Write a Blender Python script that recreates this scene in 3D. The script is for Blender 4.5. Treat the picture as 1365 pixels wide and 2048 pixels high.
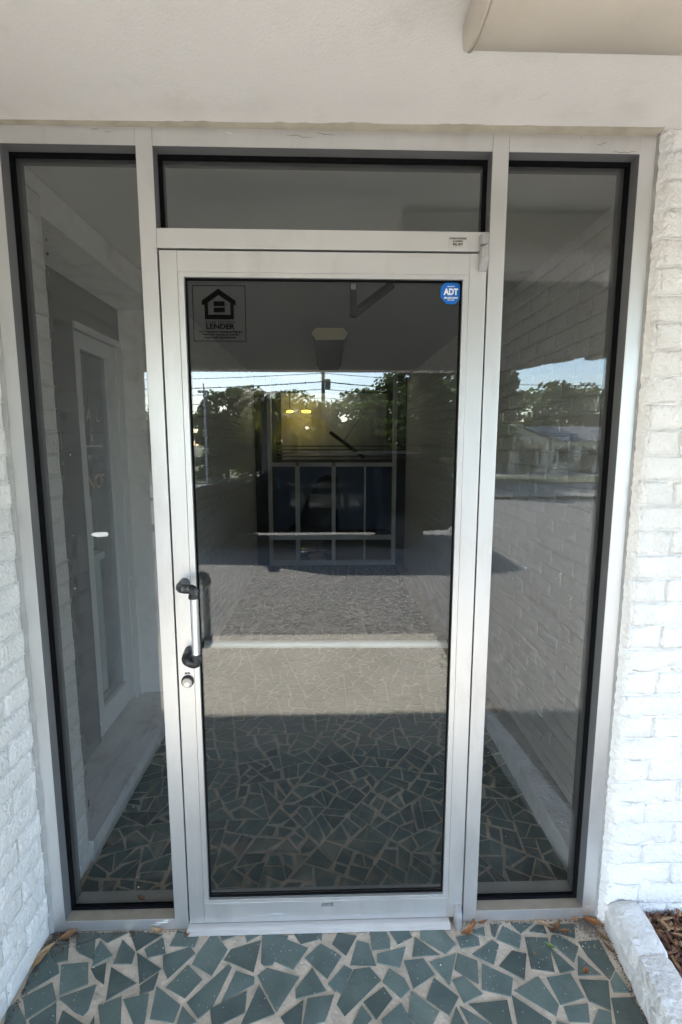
import bpy, bmesh, math, random
from mathutils import Vector, Matrix, noise as mnoise
R = random.Random(7)
S = bpy.context.scene
for o in list(bpy.data.objects): bpy.data.objects.remove(o)
COL = S.collection
# ------------------------------------------------------------------ camera
cam = bpy.data.cameras.new('camera'); camo = bpy.data.objects.new('camera', cam); COL.objects.link(camo)
cam.sensor_fit = 'VERTICAL'; cam.sensor_height = 36.0; cam.lens = 1000.0 / 2048 * 36
cam.clip_start = 0.02; cam.clip_end = 3000
CP = Vector((0.0043, -1.4733, 1.605)); yaw, pit, rol = 0.0286, -0.1378, 0.0009
fwd = Vector((math.sin(yaw)*math.cos(pit), math.cos(yaw)*math.cos(pit), math.sin(pit)))
rt = Vector((math.cos(yaw), -math.sin(yaw), 0)); up = rt.cross(fwd)
r2 = rt*math.cos(rol)+up*math.sin(rol); u2 = -rt*math.sin(rol)+up*math.cos(rol)
m = Matrix((r2, u2, -fwd)).transposed().to_4x4(); m.translation = CP
camo.matrix_world = m
S.camera = camo
# ------------------------------------------------------------------ light
SUNV = Vector((-0.35, -1.0, 0.746)).normalized()
EXPOSURE = 2.95; SKY_STRENGTH = 0.13; SUN_STRENGTH = 4.2
w = bpy.data.worlds.new('World'); S.world = w; w.use_nodes = True
nt = w.node_tree; bg = nt.nodes['Background']
sky = nt.nodes.new('ShaderNodeTexSky'); sky.sky_type = 'NISHITA'; sky.sun_disc = False
sky.sun_elevation = math.asin(SUNV.z); sky.sun_rotation = math.atan2(SUNV.x, SUNV.y)
sky.air_density = 1.0; sky.dust_density = 0.4; sky.ozone_density = 1.6
nt.links.new(sky.outputs[0], bg.inputs[0]); bg.inputs[1].default_value = SKY_STRENGTH
sl = bpy.data.lights.new('sun', 'SUN'); sl.energy = SUN_STRENGTH; sl.angle = math.radians(0.5); sl.color = (1, .95, .87)
so = bpy.data.objects.new('sun', sl); COL.objects.link(so); so.rotation_euler = SUNV.to_track_quat('Z', 'Y').to_euler()
so.location = (-6, -20, 14)
vs = S.view_settings; vs.view_transform = 'Standard'; vs.look = 'None'; vs.gamma = 1; vs.exposure = EXPOSURE; vs.use_curve_mapping = False
S.render.engine = 'CYCLES'
cy = S.cycles; cy.max_bounces = 12; cy.diffuse_bounces = 6; cy.glossy_bounces = 6; cy.transmission_bounces = 6
cy.transparent_max_bounces = 24; cy.use_denoising = True; cy.sample_clamp_indirect = 8

# ------------------------------------------------------------------ materials
def mat(name, col, rough=.6, metal=0., var=.0, vscale=8., bump=0., bscale=60., bdist=.004, stain=None, sscale=3., samt=.5, spec=.5, coord='Object', stretch=None):
    m = bpy.data.materials.new(name); m.use_nodes = True
    t = m.node_tree; b = t.nodes['Principled BSDF']; L = t.links.new
    b.inputs['Base Color'].default_value = (*col, 1); b.inputs['Roughness'].default_value = rough
    b.inputs['Metallic'].default_value = metal; b.inputs['Specular IOR Level'].default_value = spec
    if not (var or bump or stain): return m
    tc = t.nodes.new('ShaderNodeNewGeometry') if coord == 'World' else t.nodes.new('ShaderNodeTexCoord')
    src = tc.outputs['Position'] if coord == 'World' else tc.outputs[coord]
    if stretch:
        mp = t.nodes.new('ShaderNodeMapping'); mp.inputs['Scale'].default_value = stretch; L(src, mp.inputs[0]); src = mp.outputs[0]
    cur = None
    if var:
        n = t.nodes.new('ShaderNodeTexNoise'); n.inputs['Scale'].default_value = vscale; n.inputs['Detail'].default_value = 6; L(src, n.inputs['Vector'])
        r = t.nodes.new('ShaderNodeValToRGB'); r.color_ramp.elements[0].position = .3; r.color_ramp.elements[1].position = .7
        r.color_ramp.elements[0].color = tuple(c*(1-var) for c in col)+(1,); r.color_ramp.elements[1].color = tuple(min(1, c*(1+var*.6)) for c in col)+(1,)
        L(n.outputs['Fac'], r.inputs[0]); cur = r.outputs[0]
    if stain:
        n = t.nodes.new('ShaderNodeTexNoise'); n.inputs['Scale'].default_value = sscale; n.inputs['Detail'].default_value = 8; n.inputs['Roughness'].default_value = .65; L(src, n.inputs['Vector'])
        r = t.nodes.new('ShaderNodeValToRGB'); r.color_ramp.elements[0].position = .52; r.color_ramp.elements[1].position = .72
        r.color_ramp.elements[0].color = (0, 0, 0, 1); r.color_ramp.elements[1].color = (samt, samt, samt, 1)
        L(n.outputs['Fac'], r.inputs[0])
        x = t.nodes.new('ShaderNodeMix'); x.data_type = 'RGBA'; L(r.outputs[0], x.inputs[0])
        if cur: L(cur, x.inputs[6])
        else: x.inputs[6].default_value = (*col, 1)
        x.inputs[7].default_value = (*stain, 1); cur = x.outputs[2]
    if cur: L(cur, b.inputs['Base Color'])
    if bump:
        n = t.nodes.new('ShaderNodeTexNoise'); n.inputs['Scale'].default_value = bscale; n.inputs['Detail'].default_value = 5; L(src, n.inputs['Vector'])
        bp = t.nodes.new('ShaderNodeBump'); bp.inputs['Strength'].default_value = bump; bp.inputs['Distance'].default_value = bdist; L(n.outputs['Fac'], bp.inputs['Height'])
        L(bp.outputs[0], b.inputs['Normal'])
    return m

def random_tint(m, amt=.2, hue=None):
    """each object of the material gets its own slight shade (a glaze or paint that differs from piece to piece)"""
    t = m.node_tree; b = t.nodes['Principled BSDF']; oi = t.nodes.new('ShaderNodeObjectInfo')
    mr = t.nodes.new('ShaderNodeMapRange'); mr.inputs['To Min'].default_value = 1-amt; mr.inputs['To Max'].default_value = 1+amt
    t.links.new(oi.outputs['Random'], mr.inputs[0])
    x = t.nodes.new('ShaderNodeMix'); x.data_type = 'RGBA'; x.blend_type = 'MULTIPLY'; x.inputs[0].default_value = 1
    s = b.inputs['Base Color']
    if s.is_linked: t.links.new(s.links[0].from_socket, x.inputs[6])
    else: x.inputs[6].default_value = s.default_value
    t.links.new(mr.outputs[0], x.inputs[7]); t.links.new(x.outputs[2], s)
    return m

def glass(name, tint=(.86, .89, .88), ior=1.55, dirt=.0, rough=0.0):
    m = bpy.data.materials.new(name); m.use_nodes = True; t = m.node_tree; L = t.links.new
    for n in list(t.nodes):
        if n.type == 'BSDF_PRINCIPLED': t.nodes.remove(n)
    out = [n for n in t.nodes if n.type == 'OUTPUT_MATERIAL'][0]
    tr = t.nodes.new('ShaderNodeBsdfTransparent'); tr.inputs[0].default_value = (*tint, 1)
    gl = t.nodes.new('ShaderNodeBsdfGlossy'); gl.inputs['Roughness'].default_value = rough; gl.inputs[0].default_value = (.97, .98, 1, 1)
    fr = t.nodes.new('ShaderNodeFresnel'); ge = t.nodes.new('ShaderNodeNewGeometry'); io = t.nodes.new('ShaderNodeMapRange'); io.inputs[3].default_value = ior; io.inputs[4].default_value = 1/ior
    L(ge.outputs['Backfacing'], io.inputs[0]); L(io.outputs[0], fr.inputs[0])     # same reflectance from both sides of the pane
    mx = t.nodes.new('ShaderNodeMixShader'); L(fr.outputs[0], mx.inputs[0]); L(tr.outputs[0], mx.inputs[1]); L(gl.outputs[0], mx.inputs[2])
    cur = mx.outputs[0]
    if dirt:
        tc = t.nodes.new('ShaderNodeTexCoord'); mp = t.nodes.new('ShaderNodeMapping'); mp.inputs['Scale'].default_value = (40, 40, 2.5); L(tc.outputs['Object'], mp.inputs[0])
        n = t.nodes.new('ShaderNodeTexNoise'); n.inputs['Scale'].default_value = 1; n.inputs['Detail'].default_value = 6; L(mp.outputs[0], n.inputs['Vector'])
        n2 = t.nodes.new('ShaderNodeTexNoise'); n2.inputs['Scale'].default_value = 3; n2.inputs['Detail'].default_value = 5; L(tc.outputs['Object'], n2.inputs['Vector'])
        mu = t.nodes.new('ShaderNodeMath'); mu.operation = 'MULTIPLY'; L(n.outputs['Fac'], mu.inputs[0]); L(n2.outputs['Fac'], mu.inputs[1])
        mr = t.nodes.new('ShaderNodeMapRange'); mr.inputs[1].default_value = .15; mr.inputs[2].default_value = .45; mr.inputs[3].default_value = 0; mr.inputs[4].default_value = dirt; L(mu.outputs[0], mr.inputs[0])
        df = t.nodes.new('ShaderNodeBsdfDiffuse'); df.inputs[0].default_value = (.55, .56, .56, 1)
        m2 = t.nodes.new('ShaderNodeMixShader'); L(mr.outputs[0], m2.inputs[0]); L(cur, m2.inputs[1]); L(df.outputs[0], m2.inputs[2]); cur = m2.outputs[0]
    L(cur, out.inputs[0]); return m

def emit(name, col, s):
    m = bpy.data.materials.new(name); m.use_nodes = True; b = m.node_tree.nodes['Principled BSDF']
    b.inputs['Base Color'].default_value = (*col, 1); b.inputs['Emission Color'].default_value = (*col, 1); b.inputs['Emission Strength'].default_value = s
    return m

M = {}
M['brick'] = random_tint(mat('painted_brick', (.80, .785, .765), .55, var=.05, vscale=9, bump=1., bscale=95, bdist=.009, stain=(.50, .46, .41), sscale=11, samt=.32, coord='World'), .03)
M['mortar'] = mat('painted_mortar', (.83, .815, .79), .7, var=.06, vscale=20, bump=.8, bscale=90, stain=(.36, .32, .27), sscale=7, samt=.5, coord='World')
M['curb'] = mat('painted_curb', (.74, .73, .71), .65, var=.12, vscale=14, bump=1., bscale=55, bdist=.012, stain=(.36, .33, .28), sscale=12, samt=.55, coord='World')
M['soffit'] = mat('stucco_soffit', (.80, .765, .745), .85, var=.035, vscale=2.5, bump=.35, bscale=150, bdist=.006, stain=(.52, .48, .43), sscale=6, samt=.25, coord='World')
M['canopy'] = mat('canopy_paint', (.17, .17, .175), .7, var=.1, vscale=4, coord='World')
M['alu'] = mat('aluminium', (.70, .695, .685), .40, metal=.80, var=.06, vscale=4, bump=.05, bscale=300, stain=(.42, .40, .38), sscale=7, samt=.35, coord='World', stretch=(1, 1, .3))
M['reveal'] = mat('reveal_grey', (.17, .17, .175), .5, metal=.2, var=.1, vscale=5)
M['aluh'] = mat('aluminium_bright', (.80, .80, .80), .25, metal=.85, var=.04, vscale=10)
M['cast'] = mat('cast_aluminium', (.36, .36, .36), .5, metal=.35, var=.15, vscale=90, bump=.3, bscale=200)
M['sill'] = mat('dusty_sill', (.32, .27, .20), .8, var=.12, vscale=25, coord='World')
M['gasket'] = mat('rubber_gasket', (.006, .006, .007), .8, var=.3, vscale=60, spec=.08)
M['dark'] = mat('dark_slot', (.02, .02, .02), .8)
M['black'] = mat('black_plastic', (.018, .018, .02), .38, var=.3, vscale=60, bump=.35, bscale=90, stain=(.35, .35, .35), sscale=45, samt=.5)
M['glass'] = glass('window_glass', tint=(.845, .85, .845), ior=1.58, dirt=.007)
M['glassd'] = glass('door_glass', tint=(.825, .84, .83), ior=1.66, dirt=.006)
M['glassi'] = glass('inner_glass', tint=(.8, .84, .86), ior=1.2)
M['bar'] = mat('push_bar_metal', (.66, .67, .68), .35, metal=.25)
M['white'] = mat('threshold_metal', (.50, .48, .46), .4, metal=.15, var=.06, vscale=14)
M['caulk'] = mat('caulk', (.40, .36, .29), .8, var=.18, vscale=14, bump=.5, bscale=60, coord='World')
M['caulkg'] = mat('grey_caulk', (.33, .33, .32), .7, var=.2, vscale=20, bump=.4, bscale=60, coord='World')
M['tile'] = random_tint(mat('slate_tile', (.104, .138, .119), .5, var=.25, vscale=12, bump=.35, bscale=160, stain=(.21, .215, .18), sscale=13, samt=.3, coord='World'), .32)
def hue_by_object(m, other):
    t = m.node_tree; b = t.nodes['Principled BSDF']; oi = t.nodes.new('ShaderNodeObjectInfo'); ml = t.nodes.new('ShaderNodeMath'); ml.operation = 'MULTIPLY'; ml.inputs[1].default_value = 37.7
    fr = t.nodes.new('ShaderNodeMath'); fr.operation = 'FRACT'; t.links.new(oi.outputs['Random'], ml.inputs[0]); t.links.new(ml.outputs[0], fr.inputs[0])
    x = t.nodes.new('ShaderNodeMix'); x.data_type = 'RGBA'; x.blend_type = 'MULTIPLY'; t.links.new(fr.outputs[0], x.inputs[0]); t.links.new(b.inputs['Base Color'].links[0].from_socket, x.inputs[6]); x.inputs[7].default_value = (*other, 1); t.links.new(x.outputs[2], b.inputs['Base Color'])
hue_by_object(M['tile'], (.93, .98, 1.05))
M['grout'] = mat('tile_mortar', (.60, .51, .405), .85, var=.32, vscale=18, bump=1., bscale=90, stain=(.20, .15, .10), sscale=9, samt=.7, coord='World')
M['concrete'] = mat('concrete', (.42, .385, .325), .85, var=.12, vscale=3, bump=.5, bscale=90, stain=(.24, .21, .17), sscale=2, samt=.35, coord='World')
def asphalt():
    m = mat('asphalt', (.165, .156, .145), .9, var=.12, vscale=1.2, bump=1., bscale=180, coord='World'); t = m.node_tree; b = t.nodes['Principled BSDF']
    g = t.nodes.new('ShaderNodeNewGeometry'); n = t.nodes.new('ShaderNodeTexVoronoi'); n.inputs['Scale'].default_value = 42; t.links.new(g.outputs['Position'], n.inputs['Vector'])
    r = t.nodes.new('ShaderNodeMapRange'); r.inputs[3].default_value = .1; r.inputs[4].default_value = 1.95; t.links.new(n.outputs['Color'], r.inputs[0])
    x = t.nodes.new('ShaderNodeMix'); x.data_type = 'RGBA'; x.blend_type = 'MULTIPLY'; x.inputs[0].default_value = 1
    t.links.new(b.inputs['Base Color'].links[0].from_socket, x.inputs[6]); t.links.new(r.outputs[0], x.inputs[7]); t.links.new(x.outputs[2], b.inputs['Base Color'])
    return m
M['asphalt'] = asphalt()
M['road'] = mat('road_asphalt', (.15, .148, .145), .9, var=.1, vscale=1, coord='World')
M['grass'] = mat('grass', (.07, .085, .025), .95, var=.35, vscale=1.5, coord='World')
M['soil'] = mat('soil', (.06, .04, .028), .95, var=.4, vscale=40, bump=1, bscale=80)
def leafy(name, c):
    m = random_tint(mat(name, c, .6, var=.45, vscale=1.1, coord='World'), .15); t = m.node_tree; b = t.nodes['Principled BSDF']; L = t.links.new
    tr = t.nodes.new('ShaderNodeBsdfTranslucent'); mx = t.nodes.new('ShaderNodeMixShader'); mx.inputs[0].default_value = .45          # leaves let light through
    br = t.nodes.new('ShaderNodeMix'); br.data_type = 'RGBA'; br.blend_type = 'MULTIPLY'; br.inputs[0].default_value = 1; br.inputs[7].default_value = (2.2, 2.2, 1.2, 1)
    L(b.inputs['Base Color'].links[0].from_socket, br.inputs[6]); L(br.outputs[2], tr.inputs[0])
    out = [n for n in t.nodes if n.type == 'OUTPUT_MATERIAL'][0]; L(b.outputs[0], mx.inputs[1]); L(tr.outputs[0], mx.inputs[2]); L(mx.outputs[0], out.inputs[0]); return m
M['leaf1'] = leafy('foliage_dark', (.030, .045, .014)); M['leaf2'] = leafy('foliage_olive', (.065, .075, .022)); M['leaf3'] = leafy('foliage_mid', (.045, .070, .020)); M['leaf4'] = leafy('palm_frond', (.10, .095, .032))
M['bark'] = mat('bark', (.10, .075, .055), .9, var=.3, vscale=12)
M['pole'] = mat('weathered_pole', (.16, .13, .11), .9, var=.2, vscale=6)
M['pave'] = mat('grey_paving', (.22, .21, .19), .9, var=.15, vscale=3, coord='World')
M['wire'] = mat('wire', (.02, .02, .02), .6)
M['roof'] = mat('grey_shingle', (.20, .205, .22), .9, var=.15, vscale=6, coord='World')
M['housewall'] = mat('cream_siding', (.80, .72, .55), .8, var=.08, vscale=5)
M['shutter'] = mat('dark_shutter', (.03, .04, .045), .6)
M['trim'] = mat('house_trim', (.60, .55, .42), .7)
M['car'] = mat('black_car_paint', (.004, .004, .005), .35, spec=0)
M['tyre'] = mat('tyre', (.012, .012, .012), .85)
M['chrome'] = mat('chrome', (.75, .76, .78), .12, metal=1)
M['rim'] = mat('dark_rim', (.05, .05, .055), .4, metal=.3)
M['lamp'] = mat('headlight_lens', (.55, .60, .62), .1, metal=.4)
M['carglass'] = mat('car_glass', (.006, .008, .010), .3, spec=0)
M['sinner'] = mat('lobby_white', (.72, .72, .70), .8, var=.05, vscale=3, coord='World')
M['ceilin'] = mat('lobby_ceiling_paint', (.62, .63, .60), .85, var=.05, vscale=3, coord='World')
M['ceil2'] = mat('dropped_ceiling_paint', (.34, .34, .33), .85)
M['ledge'] = mat('stained_ledge', (.66, .64, .61), .75, var=.08, vscale=12, stain=(.30, .20, .13), sscale=6, samt=.75, coord='World')
M['doorpaint'] = mat('inner_door_paint', (.66, .68, .68), .5, var=.05, vscale=4)
M['doordark'] = mat('inner_panel_grey', (.06, .062, .064), .5, var=.08, vscale=4)
M['blind'] = mat('navy_blind', (.20, .26, .42), .8)
M['leather'] = mat('black_leather', (.006, .006, .006), .4)
M['panelwall'] = mat('wood_panelling', (.42, .34, .20), .6, var=.25, vscale=5, stretch=(1, 1, .15))
M['slat'] = mat('window_slat', (.20, .20, .18), .6)
M['yellow'] = emit('lamp_glow', (1., .62, .03), 3.)
M['fixture'] = mat('fixture_lens', (.55, .49, .42), .45, var=.05, vscale=6, stain=(.42, .33, .24), sscale=9, samt=.35)
M['fixdark'] = mat('fixture_shade', (.07, .07, .055), .95, var=.1, spec=.02)
M['lockface'] = mat('lock_metal', (.46, .42, .37), .4, metal=.3)
M['board'] = mat('tan_board', (.58, .55, .46), .7, var=.3, vscale=6, stretch=(1, 1, .3))
M['fixbody'] = mat('fixture_body', (.50, .45, .36), .5, var=.1, vscale=20)
M['fixend'] = mat('fixture_end', (.82, .72, .46), .6)
M['ink'] = mat('black_ink', (.004, .004, .004), .9, spec=.02)
M['blue'] = mat('blue_vinyl', (.0, .13, .50), .4)
M['paper'] = mat('white_vinyl', (.80, .80, .78), .5)
M['label'] = mat('label_film', (.47, .455, .435), .45)
M['orange'] = mat('orange_print', (.30, .18, .10), .6)
M['brass'] = mat('gold_print', (.75, .50, .18), .5)
M['leafA'] = random_tint(mat('dry_leaf_brown', (.24, .12, .05), .7, var=.4, vscale=60), .3)
M['leafB'] = random_tint(mat('dry_leaf_orange', (.33, .14, .05), .65, var=.35, vscale=60), .2)
M['leafC'] = mat('dry_leaf_tan', (.46, .30, .16), .7, var=.3, vscale=60)
M['leafG'] = mat('green_leaf', (.14, .24, .04), .6, var=.3, vscale=60)
M['mulch'] = random_tint(mat('mulch_bark', (.13, .062, .036), .9, var=.6, vscale=30, coord='World'), .2)
M['mulchl'] = mat('mulch_chip', (.34, .20, .10), .85, var=.4, vscale=30, coord='World')
M['grit'] = mat('white_grit', (.72, .70, .66), .8)
M['crumb'] = mat('brown_crumb', (.10, .055, .035), .9, var=.4, vscale=200)
M['dust'] = mat('grey_dust', (.20, .175, .155), .95, var=.35, vscale=120, bump=.8, bscale=250, coord='World')
M['flagr'] = mat('flag_red', (.45, .04, .05), .8); M['flagw'] = mat('flag_white', (.75, .75, .75), .8); M['flagb'] = mat('flag_blue', (.03, .05, .2), .8)

# ------------------------------------------------------------------ builders
class MB:
    def __init__(s): s.v = []; s.f = []
    def add(s, vs, fs):
        k = len(s.v); s.v += [tuple(v) for v in vs]; s.f += [tuple(i+k for i in f) for f in fs]; return s
    def box(s, x0, x1, y0, y1, z0, z1):
        return s.add([(x0,y0,z0),(x1,y0,z0),(x1,y1,z0),(x0,y1,z0),(x0,y0,z1),(x1,y0,z1),(x1,y1,z1),(x0,y1,z1)],
                     [(0,3,2,1),(4,5,6,7),(0,1,5,4),(1,2,6,5),(2,3,7,6),(3,0,4,7)])
    def prism(s, poly, axis, a, b):
        n = len(poly)
        def P(p, t): return (t, p[0], p[1]) if axis == 'x' else ((p[0], t, p[1]) if axis == 'y' else (p[0], p[1], t))
        return s.add([P(p, a) for p in poly]+[P(p, b) for p in poly],
                     [tuple(range(n))[::-1], tuple(range(n, 2*n))]+[(i, (i+1) % n, n+(i+1) % n, n+i) for i in range(n)])
    def tube(s, path, rad, n=10, caps=True):
        pts = [Vector(p) for p in path]; rs = rad if isinstance(rad, (list, tuple)) else [rad]*len(pts)
        k = len(s.v); ref = None
        for i, p in enumerate(pts):
            d = (pts[min(i+1, len(pts)-1)]-pts[max(i-1, 0)]).normalized()
            if ref is None: ref = d.orthogonal().normalized()
            ref = (ref-d*ref.dot(d)).normalized(); b = d.cross(ref)
            s.v += [tuple(p+(ref*math.cos(2*math.pi*j/n)+b*math.sin(2*math.pi*j/n))*rs[i]) for j in range(n)]
        for i in range(len(pts)-1):
            for j in range(n): s.f.append((k+i*n+j, k+i*n+(j+1) % n, k+(i+1)*n+(j+1) % n, k+(i+1)*n+j))
        if caps: s.f.append(tuple(k+j for j in range(n))[::-1]); s.f.append(tuple(k+(len(pts)-1)*n+j for j in range(n)))
        return s
    def mesh(s, name, m, bevel=0, smooth=False, seg=2):
        me = bpy.data.meshes.new(name); me.from_pydata(s.v, [], s.f); me.materials.append(m)
        bm = bmesh.new(); bm.from_mesh(me); bmesh.ops.recalc_face_normals(bm, faces=bm.faces)
        if bevel: bmesh.ops.bevel(bm, geom=[e for e in bm.edges if len(e.link_faces) == 2 and e.calc_face_angle(0) > .5], offset=bevel, segments=seg, affect='EDGES', profile=.6)
        if smooth:
            for f in bm.faces: f.smooth = True
        bm.to_mesh(me); bm.free()
        if smooth == 'auto': me.set_sharp_from_angle(angle=.7)
        return me
    def build(s, name, m, parent=None, bevel=0, smooth=False, seg=2, **k):
        return link(name, s.mesh(name, m, bevel, smooth, seg), parent, **k)
def link(name, me, parent=None, loc=None, **k):
    o = bpy.data.objects.new(name, me); COL.objects.link(o)
    if parent is not None:
        o.parent = parent
        p = parent; off = Vector((0, 0, 0))
        while p is not None: off += p.location; p = p.parent
        if parent.type == 'EMPTY': o.matrix_parent_inverse = Matrix.Translation(-off)
    if loc is not None: o.location = loc
    return prop(o, **k)
def prop(o, **k):
    for a, b in k.items():
        if b is not None: o[a] = b
    return o
def thing(name, label, cat, loc=(0, 0, 0), group=None):
    """an Empty at the thing's base; its children are built in world coordinates"""
    o = bpy.data.objects.new(name, None); COL.objects.link(o); o.location = loc; o.empty_display_size = .05
    return prop(o, label=label, category=cat, group=group)
def struct(name, mb, m, **k): return mb.build(name, m, None, kind='structure', **k)
def box(x0, x1, y0, y1, z0, z1): return MB().box(x0, x1, y0, y1, z0, z1)
def ring(x0, x1, z0, z1, w, y0, y1):
    b = MB(); b.box(x0, x0+w, y0, y1, z0, z1); b.box(x1-w, x1, y0, y1, z0, z1); b.box(x0+w, x1-w, y0, y1, z0, z0+w); b.box(x0+w, x1-w, y0, y1, z1-w, z1); return b
def text_mesh(txt, size, m, depth=.0003, bold=0., align='CENTER', space=1.):
    cu = bpy.data.curves.new('lettering', 'FONT'); cu.body = txt; cu.size = size; cu.align_x = align; cu.align_y = 'CENTER'
    cu.offset = bold*size; cu.extrude = depth; cu.space_character = space; cu.resolution_u = 3
    o = bpy.data.objects.new('lettering', cu); COL.objects.link(o)
    dg = bpy.context.evaluated_depsgraph_get(); me = bpy.data.meshes.new_from_object(o.evaluated_get(dg))
    bpy.data.objects.remove(o); bpy.data.curves.remove(cu); me.name = 'lettering'; me.materials.clear(); me.materials.append(m)
    return me
def put_text(txt, size, m, parent, x, y, z, face='-y', rot=0., width=None, **k):
    me = text_mesh(txt, size, m, **k)
    if width:
        xs = [v.co.x for v in me.vertices]; f = width/(max(xs)-min(xs))
        for v in me.vertices: v.co.x *= f
    o = link('lettering', me, parent, (x, y, z))
    o.rotation_euler = (math.pi/2, 0, 0) if face == '-y' else (math.pi/2, 0, math.pi/2)
    return o
# ================================================================== SETTING
def zg(y):                                   # the lot falls gently away from the building
    d = -y
    return -.05 if d < 6 else (-.05-.85*min(1, (d-6)/32))
def strip(x0, x1, ya, yb, lift, nseg=8):     # a ground sheet following the fall
    b = MB(); ys = [ya+(yb-ya)*i/nseg for i in range(nseg+1)]
    for i in range(nseg):
        b.add([(x0, ys[i], zg(ys[i])+lift), (x1, ys[i], zg(ys[i])+lift), (x1, ys[i+1], zg(ys[i+1])+lift), (x0, ys[i+1], zg(ys[i+1])+lift)], [(0, 1, 2, 3)])
    return b
g = MB()
ysg = [60, 0, -6, -14, -22, -30, -38, -80, -400]
for i in range(len(ysg)-1):
    a, c = ysg[i], ysg[i+1]
    g.add([(-400, a, zg(a)-.25), (400, a, zg(a)-.25), (400, c, zg(c)-.012 if c < -23 else zg(c)-.25), (-400, c, zg(c)-.012 if c < -23 else zg(c)-.25)], [(0, 1, 2, 3)])
struct('ground', g, M['grass'])
pk = strip(-40, 40, -2.615, -15, 0, 12); pk.add([(.932, -1.125, -.05), (40, -1.125, -.05), (40, -2.615, -.05), (.932, -2.615, -.05)], [(0, 1, 2, 3)]); struct('parking_lot', pk, M['asphalt'])
struct('sidewalk', strip(-60, 60, -15, -16.6, .10, 2), M['pave'])
kb = strip(-60, 60, -16.6, -16.75, .10, 1); kb.box(-60, 60, -16.76, -16.74, zg(-16.7)-.1, zg(-16.7)+.098); struct('kerb', kb, M['pave'])
struct('road', strip(-80, 80, -16.76, -25, -.02, 6), M['road'])
struct('far_kerb', strip(-80, 80, -25, -25.25, .09, 1), M['pave'])
struct('lawn', strip(-80, 80, -25.25, -52, .05, 8), M['grass'])
ln = strip(-60, 60, -20.8, -20.92, -.012, 1); struct('road_line', ln, mat('road_paint', (.55, .42, .10), .8))
# concrete walk in front of the tiled entry
wk = MB(); wk.box(-1.9, .93, -2.615, -.955, -.25, -.035); wk.box(-12, -1.9, -2.615, -1.3, -.25, -.04); struct('walkway', wk, M['concrete'])
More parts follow.
